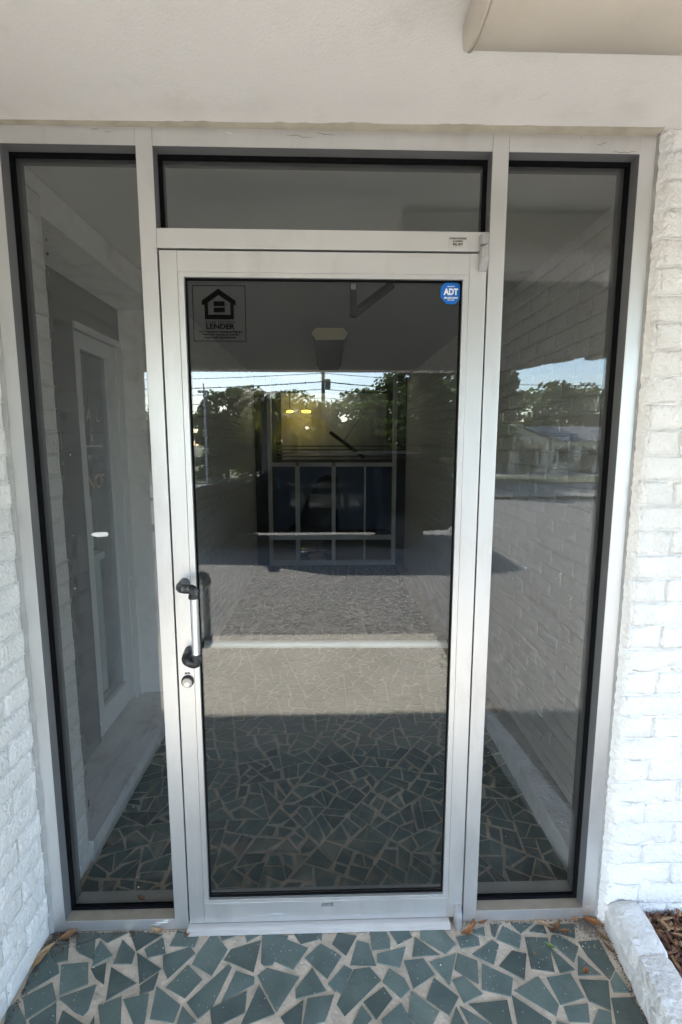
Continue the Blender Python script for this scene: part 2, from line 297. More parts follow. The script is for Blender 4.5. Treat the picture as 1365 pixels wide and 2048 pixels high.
# ------------------------------------------------------------------ tiled floors
TRACED=[[(-0.785,-0.071),(-0.732,-0.092),(-0.754,-0.027),(-0.808,-0.053)],
[(-0.74,-0.061),(-0.726,-0.113),(-0.675,-0.081),(-0.737,-0.03)],
[(-0.665,-0.107),(-0.606,-0.109),(-0.61,-0.071),(-0.666,-0.03)],
[(-0.785,-0.194),(-0.714,-0.164),(-0.744,-0.099),(-0.825,-0.104)],
[(-0.701,-0.147),(-0.667,-0.166),(-0.687,-0.102),(-0.728,-0.119)],
[(-0.642,-0.211),(-0.571,-0.165),(-0.667,-0.115)],
[(-0.715,-0.24),(-0.689,-0.248),(-0.681,-0.234),(-0.689,-0.165),(-0.782,-0.2)],
[(-0.845,-0.253),(-0.786,-0.206),(-0.824,-0.156),(-0.888,-0.195)],
[(-0.809,-0.287),(-0.752,-0.273),(-0.783,-0.211),(-0.836,-0.255)],
[(-0.906,-0.138),(-0.895,-0.192),(-0.817,-0.13),(-0.834,-0.104),(-0.897,-0.057)],
[(-0.896,-0.275),(-0.827,-0.277),(-0.842,-0.258),(-0.9,-0.205),(-0.914,-0.224)],
[(-0.75,-0.267),(-0.743,-0.295),(-0.683,-0.296),(-0.677,-0.269),(-0.754,-0.232)],
[(-0.662,-0.276),(-0.633,-0.298),(-0.658,-0.249)],
[(-0.625,-0.283),(-0.57,-0.284),(-0.574,-0.272),(-0.601,-0.199),(-0.659,-0.223)],
[(-0.534,-0.279),(-0.508,-0.274),(-0.523,-0.194),(-0.594,-0.208)],
[(-0.562,-0.167),(-0.509,-0.126),(-0.604,-0.073)],
[(-0.55,-0.197),(-0.513,-0.185),(-0.513,-0.134),(-0.559,-0.172)],
[(-0.584,-0.063),(-0.563,-0.091),(-0.511,-0.079),(-0.536,-0.025)],
[(-0.607,-0.069),(-0.541,-0.016),(-0.656,0.0)],
[(-0.893,-0.057),(-0.843,-0.098),(-0.811,-0.092),(-0.843,-0.016),(-0.907,-0.023)],
[(-0.808,-0.049),(-0.744,-0.019),(-0.711,-0.039),(-0.658,-0.006),(-0.826,-0.004)],
[(-0.506,-0.123),(-0.481,-0.156),(-0.417,-0.081),(-0.438,-0.06),(-0.518,-0.085)],
[(-0.507,-0.055),(-0.425,-0.061),(-0.419,-0.021),(-0.497,-0.004)],
[(-0.413,-0.086),(-0.419,-0.115),(-0.35,-0.151),(-0.317,-0.071),(-0.364,-0.023),(-0.381,-0.022)],
[(-0.224,-0.144),(-0.214,-0.044),(-0.307,-0.071),(-0.322,-0.104)],
[(-0.341,-0.043),(-0.289,-0.023),(-0.353,-0.017)],
[(-0.259,-0.05),(-0.217,-0.024),(-0.272,-0.019)],
[(-0.206,-0.116),(-0.194,-0.126),(-0.168,-0.124),(-0.126,-0.032),(-0.213,-0.018)],
[(-0.166,-0.111),(-0.104,-0.141),(-0.059,-0.074),(-0.133,-0.042)],
[(-0.084,-0.06),(-0.028,-0.047),(-0.048,-0.021),(-0.111,-0.023)],
[(-0.023,-0.047),(-0.017,-0.05),(-0.016,-0.023),(-0.044,-0.023)],
[(0.001,-0.17),(0.047,-0.103),(0.025,-0.086),(-0.02,-0.06),(-0.07,-0.104)],
[(-0.414,-0.211),(-0.375,-0.16),(-0.431,-0.115),(-0.48,-0.18)],
[(-0.362,-0.265),(-0.329,-0.237),(-0.294,-0.127),(-0.306,-0.117),(-0.406,-0.222)],
[(-0.307,-0.225),(-0.218,-0.179),(-0.219,-0.157),(-0.279,-0.137)],
[(-0.321,-0.279),(-0.294,-0.28),(-0.233,-0.253),(-0.236,-0.196),(-0.335,-0.24)],
[(-0.195,-0.179),(-0.143,-0.255),(-0.083,-0.161),(-0.185,-0.131),(-0.212,-0.153)],
[(-0.24,-0.282),(-0.219,-0.282),(-0.147,-0.258),(-0.203,-0.179)],
[(-0.094,-0.196),(-0.091,-0.222),(-0.001,-0.202),(-0.045,-0.135)],
[(-0.498,-0.262),(-0.429,-0.273),(-0.422,-0.228),(-0.487,-0.187),(-0.508,-0.175)],
[(-0.419,-0.277),(-0.408,-0.289),(-0.365,-0.272),(-0.416,-0.23)],
[(-0.107,-0.297),(-0.071,-0.286),(-0.068,-0.224),(-0.131,-0.267)],
[(-0.069,-0.295),(-0.005,-0.282),(0.022,-0.213),(-0.057,-0.22)],
[(0.023,-0.205),(0.044,-0.204),(0.026,-0.164),(0.003,-0.181)],
[(0.061,-0.101),(0.099,-0.038),(0.036,-0.025),(0.017,-0.063)],
[(0.153,-0.135),(0.135,-0.064),(0.098,-0.053),(0.072,-0.131)],
[(0.145,-0.087),(0.203,-0.083),(0.207,-0.054),(0.198,-0.028),(0.142,-0.026)],
[(0.23,-0.071),(0.28,-0.047),(0.273,-0.025),(0.208,-0.026)],
[(0.156,-0.126),(0.225,-0.144),(0.254,-0.078),(0.159,-0.098)],
[(0.269,-0.11),(0.359,-0.107),(0.288,-0.047)],
[(0.305,-0.052),(0.376,-0.106),(0.418,-0.076),(0.39,-0.028),(0.311,-0.026)],
[(0.257,-0.204),(0.33,-0.166),(0.304,-0.116),(0.241,-0.122)],
[(0.367,-0.198),(0.41,-0.104),(0.32,-0.128)],
[(0.002,-0.185),(0.041,-0.212),(0.079,-0.144),(0.054,-0.13)],
[(0.028,-0.239),(0.051,-0.27),(0.164,-0.177),(0.133,-0.138),(0.083,-0.143)],
[(0.217,-0.23),(0.247,-0.204),(0.235,-0.173),(0.192,-0.142),(0.166,-0.182)],
[(0.139,-0.281),(0.192,-0.228),(0.17,-0.195),(0.106,-0.234)],
[(0.23,-0.272),(0.257,-0.304),(0.289,-0.305),(0.321,-0.265),(0.248,-0.209)],
[(0.289,-0.233),(0.346,-0.277),(0.386,-0.229),(0.324,-0.174)],
[(0.392,-0.153),(0.455,-0.197),(0.471,-0.128),(0.415,-0.103)],
[(0.396,-0.247),(0.46,-0.223),(0.415,-0.172),(0.379,-0.182)],
[(0.07,-0.29),(0.101,-0.3),(0.128,-0.279),(0.1,-0.243)],
[(0.158,-0.305),(0.25,-0.307),(0.23,-0.272),(0.215,-0.239),(0.153,-0.281)],
[(0.339,-0.307),(0.389,-0.308),(0.372,-0.253)],
[(0.399,-0.308),(0.455,-0.301),(0.382,-0.252)],
[(0.431,-0.089),(0.494,-0.081),(0.498,-0.053),(0.476,-0.042),(0.423,-0.051)],
[(0.485,-0.042),(0.521,-0.05),(0.526,-0.019),(0.485,-0.027)],
[(0.543,-0.05),(0.552,-0.055),(0.582,-0.011),(0.55,-0.011)],
[(0.64,-0.046),(0.697,-0.012),(0.619,-0.01)],
[(0.617,-0.096),(0.64,-0.053),(0.591,-0.016),(0.553,-0.063)],
[(0.518,-0.143),(0.556,-0.08),(0.541,-0.063),(0.46,-0.108)],
[(0.63,-0.156),(0.698,-0.169),(0.724,-0.062),(0.649,-0.057)],
[(0.727,-0.049),(0.729,-0.02),(0.705,-0.015),(0.671,-0.039)],
[(0.725,-0.077),(0.771,-0.143),(0.81,-0.094),(0.765,-0.054),(0.74,-0.054)],
[(0.713,-0.171),(0.764,-0.164),(0.723,-0.099),(0.717,-0.091)],
[(0.741,-0.043),(0.775,-0.052),(0.813,-0.066),(0.835,-0.018),(0.735,-0.016)],
[(0.597,-0.189),(0.634,-0.111),(0.591,-0.1),(0.533,-0.146)],
[(0.459,-0.212),(0.539,-0.233),(0.564,-0.182),(0.482,-0.137)],
[(0.649,-0.287),(0.67,-0.258),(0.642,-0.179),(0.553,-0.216)],
[(0.674,-0.259),(0.754,-0.241),(0.745,-0.174),(0.666,-0.183)],
[(0.764,-0.18),(0.837,-0.181),(0.794,-0.12)],
[(0.762,-0.251),(0.812,-0.277),(0.849,-0.197),(0.762,-0.191)],
[(0.823,-0.124),(0.855,-0.194),(0.888,-0.165),(0.888,-0.073),(0.816,-0.077)],
[(0.853,-0.201),(0.847,-0.229),(0.898,-0.231),(0.886,-0.171)],
[(0.803,-0.323),(0.894,-0.325),(0.897,-0.244),(0.83,-0.244)],
[(0.679,-0.301),(0.736,-0.304),(0.755,-0.257),(0.681,-0.262)],
[(0.727,-0.321),(0.791,-0.322),(0.81,-0.28),(0.778,-0.271)],
[(0.529,-0.315),(0.621,-0.318),(0.629,-0.299),(0.543,-0.228)],
[(0.467,-0.307),(0.516,-0.315),(0.525,-0.241),(0.409,-0.248)],
[(0.635,-0.318),(0.671,-0.319),(0.673,-0.307),(0.644,-0.298)]]

def area(p): return sum(p[i][0]*p[(i+1) % len(p)][1]-p[(i+1) % len(p)][0]*p[i][1] for i in range(len(p)))/2
def cells(x0, x1, y0, y1, size, rnd):
    """broken shards: the field is cracked again and again along roughly crosswise lines, then every piece shrinks unevenly"""
    todo = [[(x0, y0), (x1, y0), (x1, y1), (x0, y1)]]; out = []
    while todo:
        p = todo.pop(); A = area(p)
        if A < rnd.uniform(.55, 1.25)*size or A < .002: out.append(p); continue
        n = len(p); cx = sum(a[0] for a in p)/n; cyy = sum(a[1] for a in p)/n
        k = max(range(n), key=lambda k: math.dist(p[k], p[(k+1) % n])); e = (p[(k+1) % n][0]-p[k][0], p[(k+1) % n][1]-p[k][1])
        L = math.hypot(*e); a = rnd.uniform(-.55, .55); nx, ny = (e[0]*math.cos(a)-e[1]*math.sin(a))/L, (e[0]*math.sin(a)+e[1]*math.cos(a))/L
        d = rnd.uniform(-.14, .14)*L; mx, my = cx+nx*d, cyy+ny*d; A_, B_ = [], []
        for q in range(n):
            u, v = p[q], p[(q+1) % n]; du = (u[0]-mx)*nx+(u[1]-my)*ny; dv = (v[0]-mx)*nx+(v[1]-my)*ny
            (A_ if du <= 0 else B_).append(u)
            if du*dv < 0: t = du/(du-dv); w_ = (u[0]+(v[0]-u[0])*t, u[1]+(v[1]-u[1])*t); A_.append(w_); B_.append(w_)
        if len(A_) < 3 or len(B_) < 3: out.append(p)
        else: todo += [A_, B_]
    res = []
    for p in out:
        if len(p) > 5:
            k = min(range(len(p)), key=lambda k: math.dist(p[k], p[(k+1) % len(p)])); del p[k]
        n = len(p); cx = sum(a[0] for a in p)/n; cyy = sum(a[1] for a in p)/n; q = []
        for a in p:
            d = math.dist(a, (cx, cyy)); f = max(.45, 1-rnd.choice((.004, .006, .008, .012, .018))/max(d, .01)); q.append((cx+(a[0]-cx)*f, cyy+(a[1]-cyy)*f))
        if area(q) > .0006: res.append(q)
    return res
def tile_mb(poly, z, rnd, b=None):
    b = b or MB(); n = len(poly); t = [rnd.uniform(-.0006, .0006) for _ in range(n)]
    cx = sum(a[0] for a in poly)/n; cyy = sum(a[1] for a in poly)/n
    def sh(p, e): d = max(math.dist(p, (cx, cyy)), .01); f = 1-e/d; return (cx+(p[0]-cx)*f, cyy+(p[1]-cyy)*f)
    lo = [(p[0], p[1], z-.006) for p in poly]; mi = [(p[0], p[1], z-.0012) for p in poly]; hi = [(*sh(p, .0012), z+t[i]) for i, p in enumerate(poly)]
    return b.add(lo+mi+hi, [tuple(range(2*n, 3*n))]+[(i, (i+1) % n, n+(i+1) % n, n+i) for i in range(n)]+[(n+i, n+(i+1) % n, 2*n+(i+1) % n, 2*n+i) for i in range(n)])
def lay(parent, polys, z, rnd, limit):
    polys = list(polys); rest = MB()
    for k, p in enumerate(polys):
        if k < limit: tile_mb(p, z, rnd).build('tile', M['tile'], parent)
        else: tile_mb(p, z, rnd, rest)
    if rest.v: rest.build('far_tiles', M['tile'], parent, kind='stuff')
ef = struct('entry_floor', MB().box(-.93, .96, -.945, .02, -.25, -.0028), M['grout'])
rt_ = random.Random(3)
lay(ef, TRACED+cells(-.905, .92, -.935, -.318, .0085, rt_), 0, rt_, 300)
lf = struct('lobby_floor', MB().box(-.93, 1.1, .02, 5.03, -.25, -.0026), M['grout'])
pl = sorted(cells(-.90, .91, .116, 4.98, .0088, rt_), key=lambda p: p[0][1])
lay(lf, pl, .0, rt_, 300)
# ------------------------------------------------------------------ ceilings, canopy, building mass
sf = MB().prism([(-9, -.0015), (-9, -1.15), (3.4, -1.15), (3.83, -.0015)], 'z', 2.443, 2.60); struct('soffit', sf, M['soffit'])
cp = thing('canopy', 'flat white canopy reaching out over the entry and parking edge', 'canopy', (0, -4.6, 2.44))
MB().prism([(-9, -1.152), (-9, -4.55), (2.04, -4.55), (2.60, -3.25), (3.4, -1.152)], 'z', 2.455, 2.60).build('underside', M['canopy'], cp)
fe = MB()
fe.prism([(-9, -4.55), (-9, -4.66), (2.10, -4.66), (2.04, -4.55)], 'z', 2.44, 2.86)
rr = random.Random(5); px, py = 2.10, -4.66; tx, ty = 3.95, -.05; n = 22
MB_e = MB()
for i in range(n):                                             # the raking end is edged with rough uneven shingles
    a = i/n; b2 = (i+1)/n; d = rr.uniform(-.03, .02)
    x0, y0 = px+(tx-px)*a, py+(ty-py)*a; x1, y1 = px+(tx-px)*b2, py+(ty-py)*b2
    MB_e.prism([(x0, y0), (x1, y1), (x1-.09, y1+.02), (x0-.09, y0+.02)], 'z', 2.43+d, 2.86)
MB_e.build('shingle_edge', M['canopy'], cp)
fe.build('fascia', M['soffit'], cp)
MB().prism([(-9.2, -.02), (-9.2, -4.7), (2.1, -4.7), (3.98, -.02)], 'z', 2.862, 3.0).build('roof_deck', M['roof'], cp)
bld = thing('building_shell', 'flat roof and plain rear walls enclosing the small lobby', 'building', (0, 1.5, 0))
b = MB(); b.box(-9, 9, .0, 9, 2.605, 2.86); b.build('roof', M['roof'], bld)
b = MB(); b.box(-2.2, -2.1, .5, 7, -.25, 2.6); b.box(2.1, 2.2, .2, 7, -.25, 2.6); b.box(-2.2, 2.2, 7, 7.1, -.25, 2.6); b.build('wall', M['sinner'], bld)
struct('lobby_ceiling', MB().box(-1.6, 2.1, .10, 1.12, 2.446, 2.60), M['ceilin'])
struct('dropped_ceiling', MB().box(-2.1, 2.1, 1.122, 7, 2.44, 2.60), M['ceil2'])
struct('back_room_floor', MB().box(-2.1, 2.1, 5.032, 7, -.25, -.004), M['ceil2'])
# ------------------------------------------------------------------ painted brick walls
PIT, BL, BH = .0747, .205, .0682
def brick_mesh(rnd, L=.1965, rough=1.):
    nx, nz = 8, 4; vs = []; fs = []; H = BH; ph = rnd.uniform(0, 99)
    for j in range(nz+1):
        for i in range(nx+1):
            u, v = i/nx, j/nz
            if i in (0, nx): eu = .0018
            else: eu = 0
            x = (u-.5)*L; z = (v-.5)*H
            edge = min(u*L, (1-u)*L, v*H, (1-v)*H)
            n = .3*rnd.uniform(-.001, .001)+mnoise.noise(Vector((x*22+ph, z*22, ph)))*.0026*rough+mnoise.noise(Vector((x*60+ph, z*60, ph)))*.0017*rough
            y = -(.0034+n) if edge > .006 else -(.0004+n*.9)
            if i in (1, nx-1): x = (x/abs(x))*(L/2-.010)
            if j in (1, nz-1): z = (z/abs(z))*(H/2-.010)
            if edge < .001: x += rnd.uniform(-.003, .003); z += rnd.uniform(-.0024, .0024)
            vs.append((x, y, z))
    for j in range(nz):
        for i in range(nx): k = j*(nx+1)+i; fs.append((k, k+1, k+nx+2, k+nx+1))
    rim = [i for i in range(nx+1)]+[(j)*(nx+1)+nx for j in range(1, nz+1)]+[nz*(nx+1)+i for i in range(nx-1, -1, -1)]+[j*(nx+1) for j in range(nz-1, 0, -1)]
    k0 = len(vs)
    for r in rim: vs.append((vs[r][0]*1.002, .012, vs[r][2]*1.002))
    nr = len(rim)
    for i in range(nr): fs.append((rim[(i+1) % nr], rim[i], k0+i, k0+(i+1) % nr))
    me = bpy.data.meshes.new('brick'); me.from_pydata(vs, [], fs); me.materials.append(M['brick'])
    for p in me.polygons: p.use_smooth = True
    return me
rb = random.Random(11)
BR = [brick_mesh(rb) for _ in range(14)]; BS = [brick_mesh(rb, .094) for _ in range(7)]; BRR = [brick_mesh(rb, .1965, 3.2) for _ in range(6)]; BSR = [brick_mesh(rb, .094, 3.2) for _ in range(6)]
def brick_wall(w, origin, udir, length, z0, z1, yaw, limit=300, skip=None, phase=0., rough_end=False):
    """bricks on a wall face: origin + udir*u, outward normal given by yaw (0 faces -Y, pi/2 faces +X, -pi/2 faces -X)"""
    spots = []; rows = int((z1-z0)/PIT)
    off = (z1-z0-rows*PIT)
    for r in range(rows):
        z = z0+(r+.5)*PIT; u = phase+(0 if r % 2 == 0 else -BL/2)
        while u < length-.01:
            a, b = max(u, 0), min(u+BL, length)
            if b-a > .05 and not (skip and skip(a, b, z)): spots.append((a, b, z))
            u += BL
    joint = MB(); N = Vector((math.sin(yaw), -math.cos(yaw), 0)); ns = max(2, int(length/.022))
    def bead(p0, p1, n_):                                        # tooled mortar bead standing a little proud of the joint
        k = len(joint.v); ax = (p1-p0).normalized(); sd_ = ax.cross(N)
        for i in range(n_+1):
            p = p0.lerp(p1, i/n_); h = .0022+.0022*mnoise.noise(p*38)+.001*mnoise.noise(p*120); w2 = .0028+.0012*mnoise.noise(p*55+Vector((9, 0, 0)))
            q = p+sd_*(.0016*mnoise.noise(p*30+Vector((0, 5, 0))))
            joint.v += [tuple(q+sd_*w2-N*.003), tuple(q+N*h), tuple(q-sd_*w2-N*.003)]
        joint.f += [(k+i*3+j, k+i*3+j+1, k+i*3+j+4, k+i*3+j+3) for i in range(n_) for j in (0, 1)]
    O = Vector(origin); U = Vector(udir)
    if not skip:
        for r in range(1, rows+1): bead(O+Vector((0, 0, z0+r*PIT)), O+U*length+Vector((0, 0, z0+r*PIT)), ns)
        for (a, b_, z) in spots:
            if a > .01: bead(O+U*a+Vector((0, 0, z-PIT*.42)), O+U*a+Vector((0, 0, z+PIT*.42)), 4)
        joint.build('mortar_joint', M['brick'], w, kind='stuff', smooth=True)
    spots.sort(key=lambda s: s[0]+abs(s[2]-1.2)*.05)
    rest = []
    for k, (a, b, z) in enumerate(spots):
        L = b-a; me = rb.choice(BRR if rough_end and a < .01 else BR) if L > .15 else rb.choice(BSR if rough_end and a < .01 else BS)
        sx = (L-.0065)/(.1965 if L > .15 else .094)
        p = Vector(origin)+Vector(udir)*((a+b)/2); p.z = z+rb.uniform(-.0012, .0012)
        Mx = Matrix.Translation(p) @ Matrix.Rotation(yaw+rb.uniform(-.004, .004), 4, 'Z') @ Matrix.Rotation(rb.uniform(-.006, .006), 4, 'Y') @ Matrix.Diagonal((sx, 1, 1, 1))
        if k < limit:
            o = link('brick', me, w); o.matrix_parent_inverse = Matrix.Translation(-w.location); o.matrix_basis = Mx
        else: rest.append((me, Mx))
    if rest:
        mb = MB()
        for me, Mx in rest: mb.add([Mx @ v.co for v in me.vertices], [tuple(p.vertices) for p in me.polygons])
        mb.build('far_bricks', M['brick'], w, kind='stuff')
# right of the frame, facing the camera
wr = thing('brick_wall', 'white painted brick wall right of the door frame, above the mulch bed', 'wall', (1.7, -.02, 0))
MB().box(.934, 9, -.022, .112, -.2, 2.442).build('mortar_bed', M['mortar'], wr)
brick_wall(wr, (.934, -.025, 0), (1, 0, 0), 1.64, .0, 2.442, 0, phase=.0, rough_end=True)
# left of the frame, running towards the camera
wl = thing('brick_wall', 'white painted brick wall running forward from the left door jamb', 'wall', (-.95, -.6, 0))
MB().box(-1.9, -.914, -1.035, .10, -.2, 2.442).build('mortar_bed', M['mortar'], wl)
brick_wall(wl, (-.911, -1.04, 0), (0, 1, 0), 1.04, .0, 2.442, math.pi/2)
MB().box(-9, -1.9, -1.02, -.98, -.2, 2.442).build('front_face', M['mortar'], wl)
# inside the lobby
wli = thing('brick_wall', 'painted brick pier and lintel around the side door inside the lobby', 'wall', (-.95, .2, 0))
b = MB(); b.box(-1.5, -.914, .113, .28, -.2, 2.442); b.box(-1.5, -.914, .28, 1.45, 2.33, 2.442); b.box(-1.5, -.914, 1.45, 5.05, -.2, 2.44); b.build('mortar_bed', M['mortar'], wli)
brick_wall(wli, (-.911, .113, 0), (0, 1, 0), .168, .0, 2.40, math.pi/2, phase=-.05)
brick_wall(wli, (-.911, 1.452, 0), (0, 1, 0), 3.55, .0, 2.40, math.pi/2, limit=160)
b = MB(); rr = random.Random(2)
for k in range(40):
    z = .2+k*.053+rr.uniform(-.02, .02); b.tube([(-.9035, .281, z), (-.903, .283, z+rr.uniform(.006, .03))], rr.uniform(.001, .0035), 5)
b.build('rust_marks', mat('rust', (.09, .05, .03), .9), wli)
wri = thing('brick_wall', 'painted brick side wall seen inside the lobby through the right glass', 'wall', (1.05, 1.4, 0))
MB().box(1.033, 1.3, .113, 5.05, -.2, 2.445).build('mortar_bed', M['mortar'], wri)
def right_inner():
    # laid from the door inwards so that the bricks nearest the glass are the individual ones
    brick_wall(wri, (1.03, .113, 0), (0, 1, 0), 4.9, .0, 2.442, -math.pi/2)
right_inner()
lg = MB(); nn = 5
for i in range(nn):
    y0, y1 = .113+1.03*i/nn, .113+1.03*(i+1)/nn
    lg.box(.905+.004*mnoise.noise(Vector((y0*9, 0, 0))), 1.03, y0, y1, -.01, .098+.006*mnoise.noise(Vector((y0*7, 4, 0))))
lg.build('ledge', M['curb'], wri, bevel=.006)
# caulk and squeezed mortar at the right jamb
b = MB(); zz = [i*.006 for i in range(408)]; nr = 8
for i, z in enumerate(zz):                                     # knobbly paint-coated mortar squeezed between brick ends and jamb
    c = (z/PIT) % 1; row = int(z/PIT); groove = max(0, 1-min(c, 1-c)*9)
    wd = .026+.010*mnoise.noise(Vector((row*3.1, 5, 0)))+.006*mnoise.noise(Vector((z*40, 1, 4)))
    for j in range(nr):
        u = j/(nr-1); k = mnoise.noise(Vector((u*4, z*45, 2)))*.008+mnoise.noise(Vector((u*9, z*130, 5)))*.0035+mnoise.noise(Vector((row*1.7, u*2, 8)))*.006
        b.v.append((.916+u*wd+mnoise.noise(Vector((u*2, z*50, 9)))*.004, -.008-(.022-.010*groove)*math.sin(min(1, u*1.3)*math.pi*.5)-k*(.35+u*.8)*(1-u**4), z))
for i in range(len(zz)-1):
    for j in range(nr-1): k = i*nr+j; b.f.append((k, k+1, k+nr+1, k+nr))
b.build('mortar_smear', M['brick'], wr, smooth=True)
# ================================================================== STOREFRONT FRAME
fr = thing('storefront_frame', 'brushed aluminium storefront frame holding the sidelights and transom around the door', 'door frame', (0, .05, 0))
D0, D1 = 0.0, .112
AL = M['alu']
JL, ML0, ML1, MR0, MR1, JR0, JR1 = -.909, -.5045, -.460, .460, .5045, .868, .9145
for x0, x1, nm in ((JL, -.8625, 'jamb'), (JR0, JR1, 'jamb')): box(x0, x1, D0, D1, 0, 2.439).build(nm, AL, fr, bevel=.0012)
for x0, x1 in ((ML0, ML1), (MR0, MR1)): box(x0, x1, D0-.0004, D1, 0, 2.4395).build('mullion', AL, fr, bevel=.0012)
for x0, x1 in ((-.8622, ML0-.0006), (ML1+.0006, MR0-.0006), (MR1+.0006, JR0-.0003)): box(x0, x1, D0, D1, 2.392, 2.4385).build('head', AL, fr, bevel=.001)
box(ML1+.0005, MR0-.0005, D0, D1, 2.1345, 2.186).build('transom_bar', AL, fr, bevel=.0012)
box(ML1+.0005, MR0-.0005, .0475, D1, 2.115, 2.1343).build('door_stop', M['dark'], fr)
for x0, x1 in ((ML1+.0003, ML1+.012), (MR0-.012, MR0-.0003)): box(x0, x1, .0475, D1-.002, 0.017, 2.1149).build('door_stop', M['dark'], fr)
for x0, x1 in ((-.8620, ML0-.0006), (MR1+.0006, JR0-.0003)):
    box(x0, x1, D0, D1, 0, .0385).build('sill', AL, fr, bevel=.001)
    box(x0+.002, x1-.002, .0015, .0385, .0387, .0395).build('sill_dust', M['sill'], fr)
# glass, set back, with black gaskets
GY0, GY1 = .0475, .0535
def lite(x0, x1, z0, z1, label):
    ring(x0+.0005, x1-.0005, z0+.0005, z1-.0005, .0115, .0395, .0474).build('gasket', M['gasket'], fr); ring(x0+.0005, x1-.0005, z0+.0005, z1-.0005, .0075, .0536, .0575).build('gasket', M['gasket'], fr)
    for ya, yb in ((.0012, .0393), (.0577, .110)):               # thin dark grey plates added over the reveals, either side of the glass
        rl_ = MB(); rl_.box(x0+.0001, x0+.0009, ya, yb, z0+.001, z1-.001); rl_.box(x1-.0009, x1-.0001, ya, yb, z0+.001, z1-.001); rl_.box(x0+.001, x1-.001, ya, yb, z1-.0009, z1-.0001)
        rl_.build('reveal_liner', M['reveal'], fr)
    box(x0+.006, x1-.006, GY0, GY1, z0+.006, z1-.006).build('glass_pane', M['glass'], fr, label=label)
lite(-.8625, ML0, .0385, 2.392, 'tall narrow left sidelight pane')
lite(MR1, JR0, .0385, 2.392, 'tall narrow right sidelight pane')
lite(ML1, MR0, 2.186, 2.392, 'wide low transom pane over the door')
# olive caulk along the head, grey caulk down the right jamb
b = MB(); n = 150
for i in range(n+1):
    x = -.91+1.822*i/n; wd = .006+.020*(i/n)+max(0, mnoise.noise(Vector((x*7, 1, 0)))*.012+mnoise.noise(Vector((x*30, 3, 0)))*.006)
    b.v += [(x, .004, 2.4365), (x, -.0035-wd*.15, 2.4375), (x, -.004-wd, 2.4405), (x, -.003-wd, 2.446)]
for i in range(n):
    for j in range(3): k = i*4+j; b.f.append((k, k+1, k+5, k+4))
b.build('head_caulk', M['caulk'], fr, smooth=True)
b = MB(); n = 200
for i in range(n+1):
    z = 2.438*i/n; wv = .004*mnoise.noise(Vector((z*8, 7, 0)))+.002*mnoise.noise(Vector((z*40, 2, 0)))
    b.v += [(.911, -.0002, z), (.9155+wv*.4, -.0055, z), (.922+wv, -.007, z), (.934+wv, -.002, z)]
for i in range(n):
    for j in range(3): k = i*4+j; b.f.append((k, k+1, k+5, k+4))
b.build('jamb_caulk', M['caulkg'], fr, smooth=True)
b = MB()
for i in range(n+1):
    z = 2.438*i/n; wv = .003*mnoise.noise(Vector((z*9, 17, 0)))
    b.v += [(-.900+wv, -.0006, z), (-.903+wv, -.004, z), (-.913, -.008, z)]
for i in range(n):
    for j in range(2): k = i*3+j; b.f.append((k, k+3, k+4, k+1))
b.build('jamb_caulk', M['caulkg'], fr, smooth=True)
# ribbed threshold under the door
b = MB(); prof = [(.10, 0), (-.027, 0), (-.027, .004), (-.0235, .0062), (-.0235, .0085), (-.020, .0105), (-.020, .0128), (-.0165, .015), (-.012, .0165), (.10, .0165)]
b.prism(prof, 'x', -.4595, .412); b.build('threshold', M['white'], fr)
# upper half of the top pivot on the transom bar
def half_round(cx, w, z0, z1, out, n=8):
    return [(cx-w/2, .002)]+[(cx-w/2*math.cos(math.pi*i/n), -out*math.sin(math.pi*i/n)**.6) for i in range(n+1)]+[(cx+w/2, .002)]
MB().prism(half_round(.4445, .026, 0, 0, .021), 'z', 2.148, 2.176).build('pivot_cap', M['cast'], fr, smooth='auto')
# ================================================================== DOOR
dr = thing('glass_door', 'aluminium framed glass door with black and silver pull handle', 'door', (0, .02, 0))
Y0, Y1 = .0012, .0455; X0, X1, Z0, Z1 = -.4555, .4555, .0185, 2.1295
box(X0, -.4075, Y0, Y1, Z0, Z1).build('stile', AL, dr, bevel=.001)
box(.4075, X1, Y0, Y1, Z0, Z1).build('stile', AL, dr, bevel=.001)
box(-.4071, .4071, Y0, Y1, 2.0735, Z1-.0004).build('top_rail', AL, dr, bevel=.001)
box(-.4071, .4071, Y0, Y1, Z0+.0003, .092).build('bottom_rail', AL, dr, bevel=.001)
for x0, x1, z0, z1 in ((-.4069, -.3905, .1035, 2.0730), (.3905, .4069, .1035, 2.0730), (-.3903, .3903, 2.0605, 2.0731), (-.4069, .4069, .0923, .1033)):
    box(x0, x1, Y0+.0012, Y1-.002, z0, z1).build('glazing_bead', AL, dr, bevel=.0008)
ring(-.3904, .3904, .1036, 2.0604, .0036, .0125, .0194).build('gasket', M['gasket'], dr); ring(-.3904, .3904, .1036, 2.0604, .0022, .0256, .030).build('gasket', M['gasket'], dr)
box(-.3892, .3892, .0195, .0255, .1046, 2.0594).build('glass_pane', M['glassd'], dr)
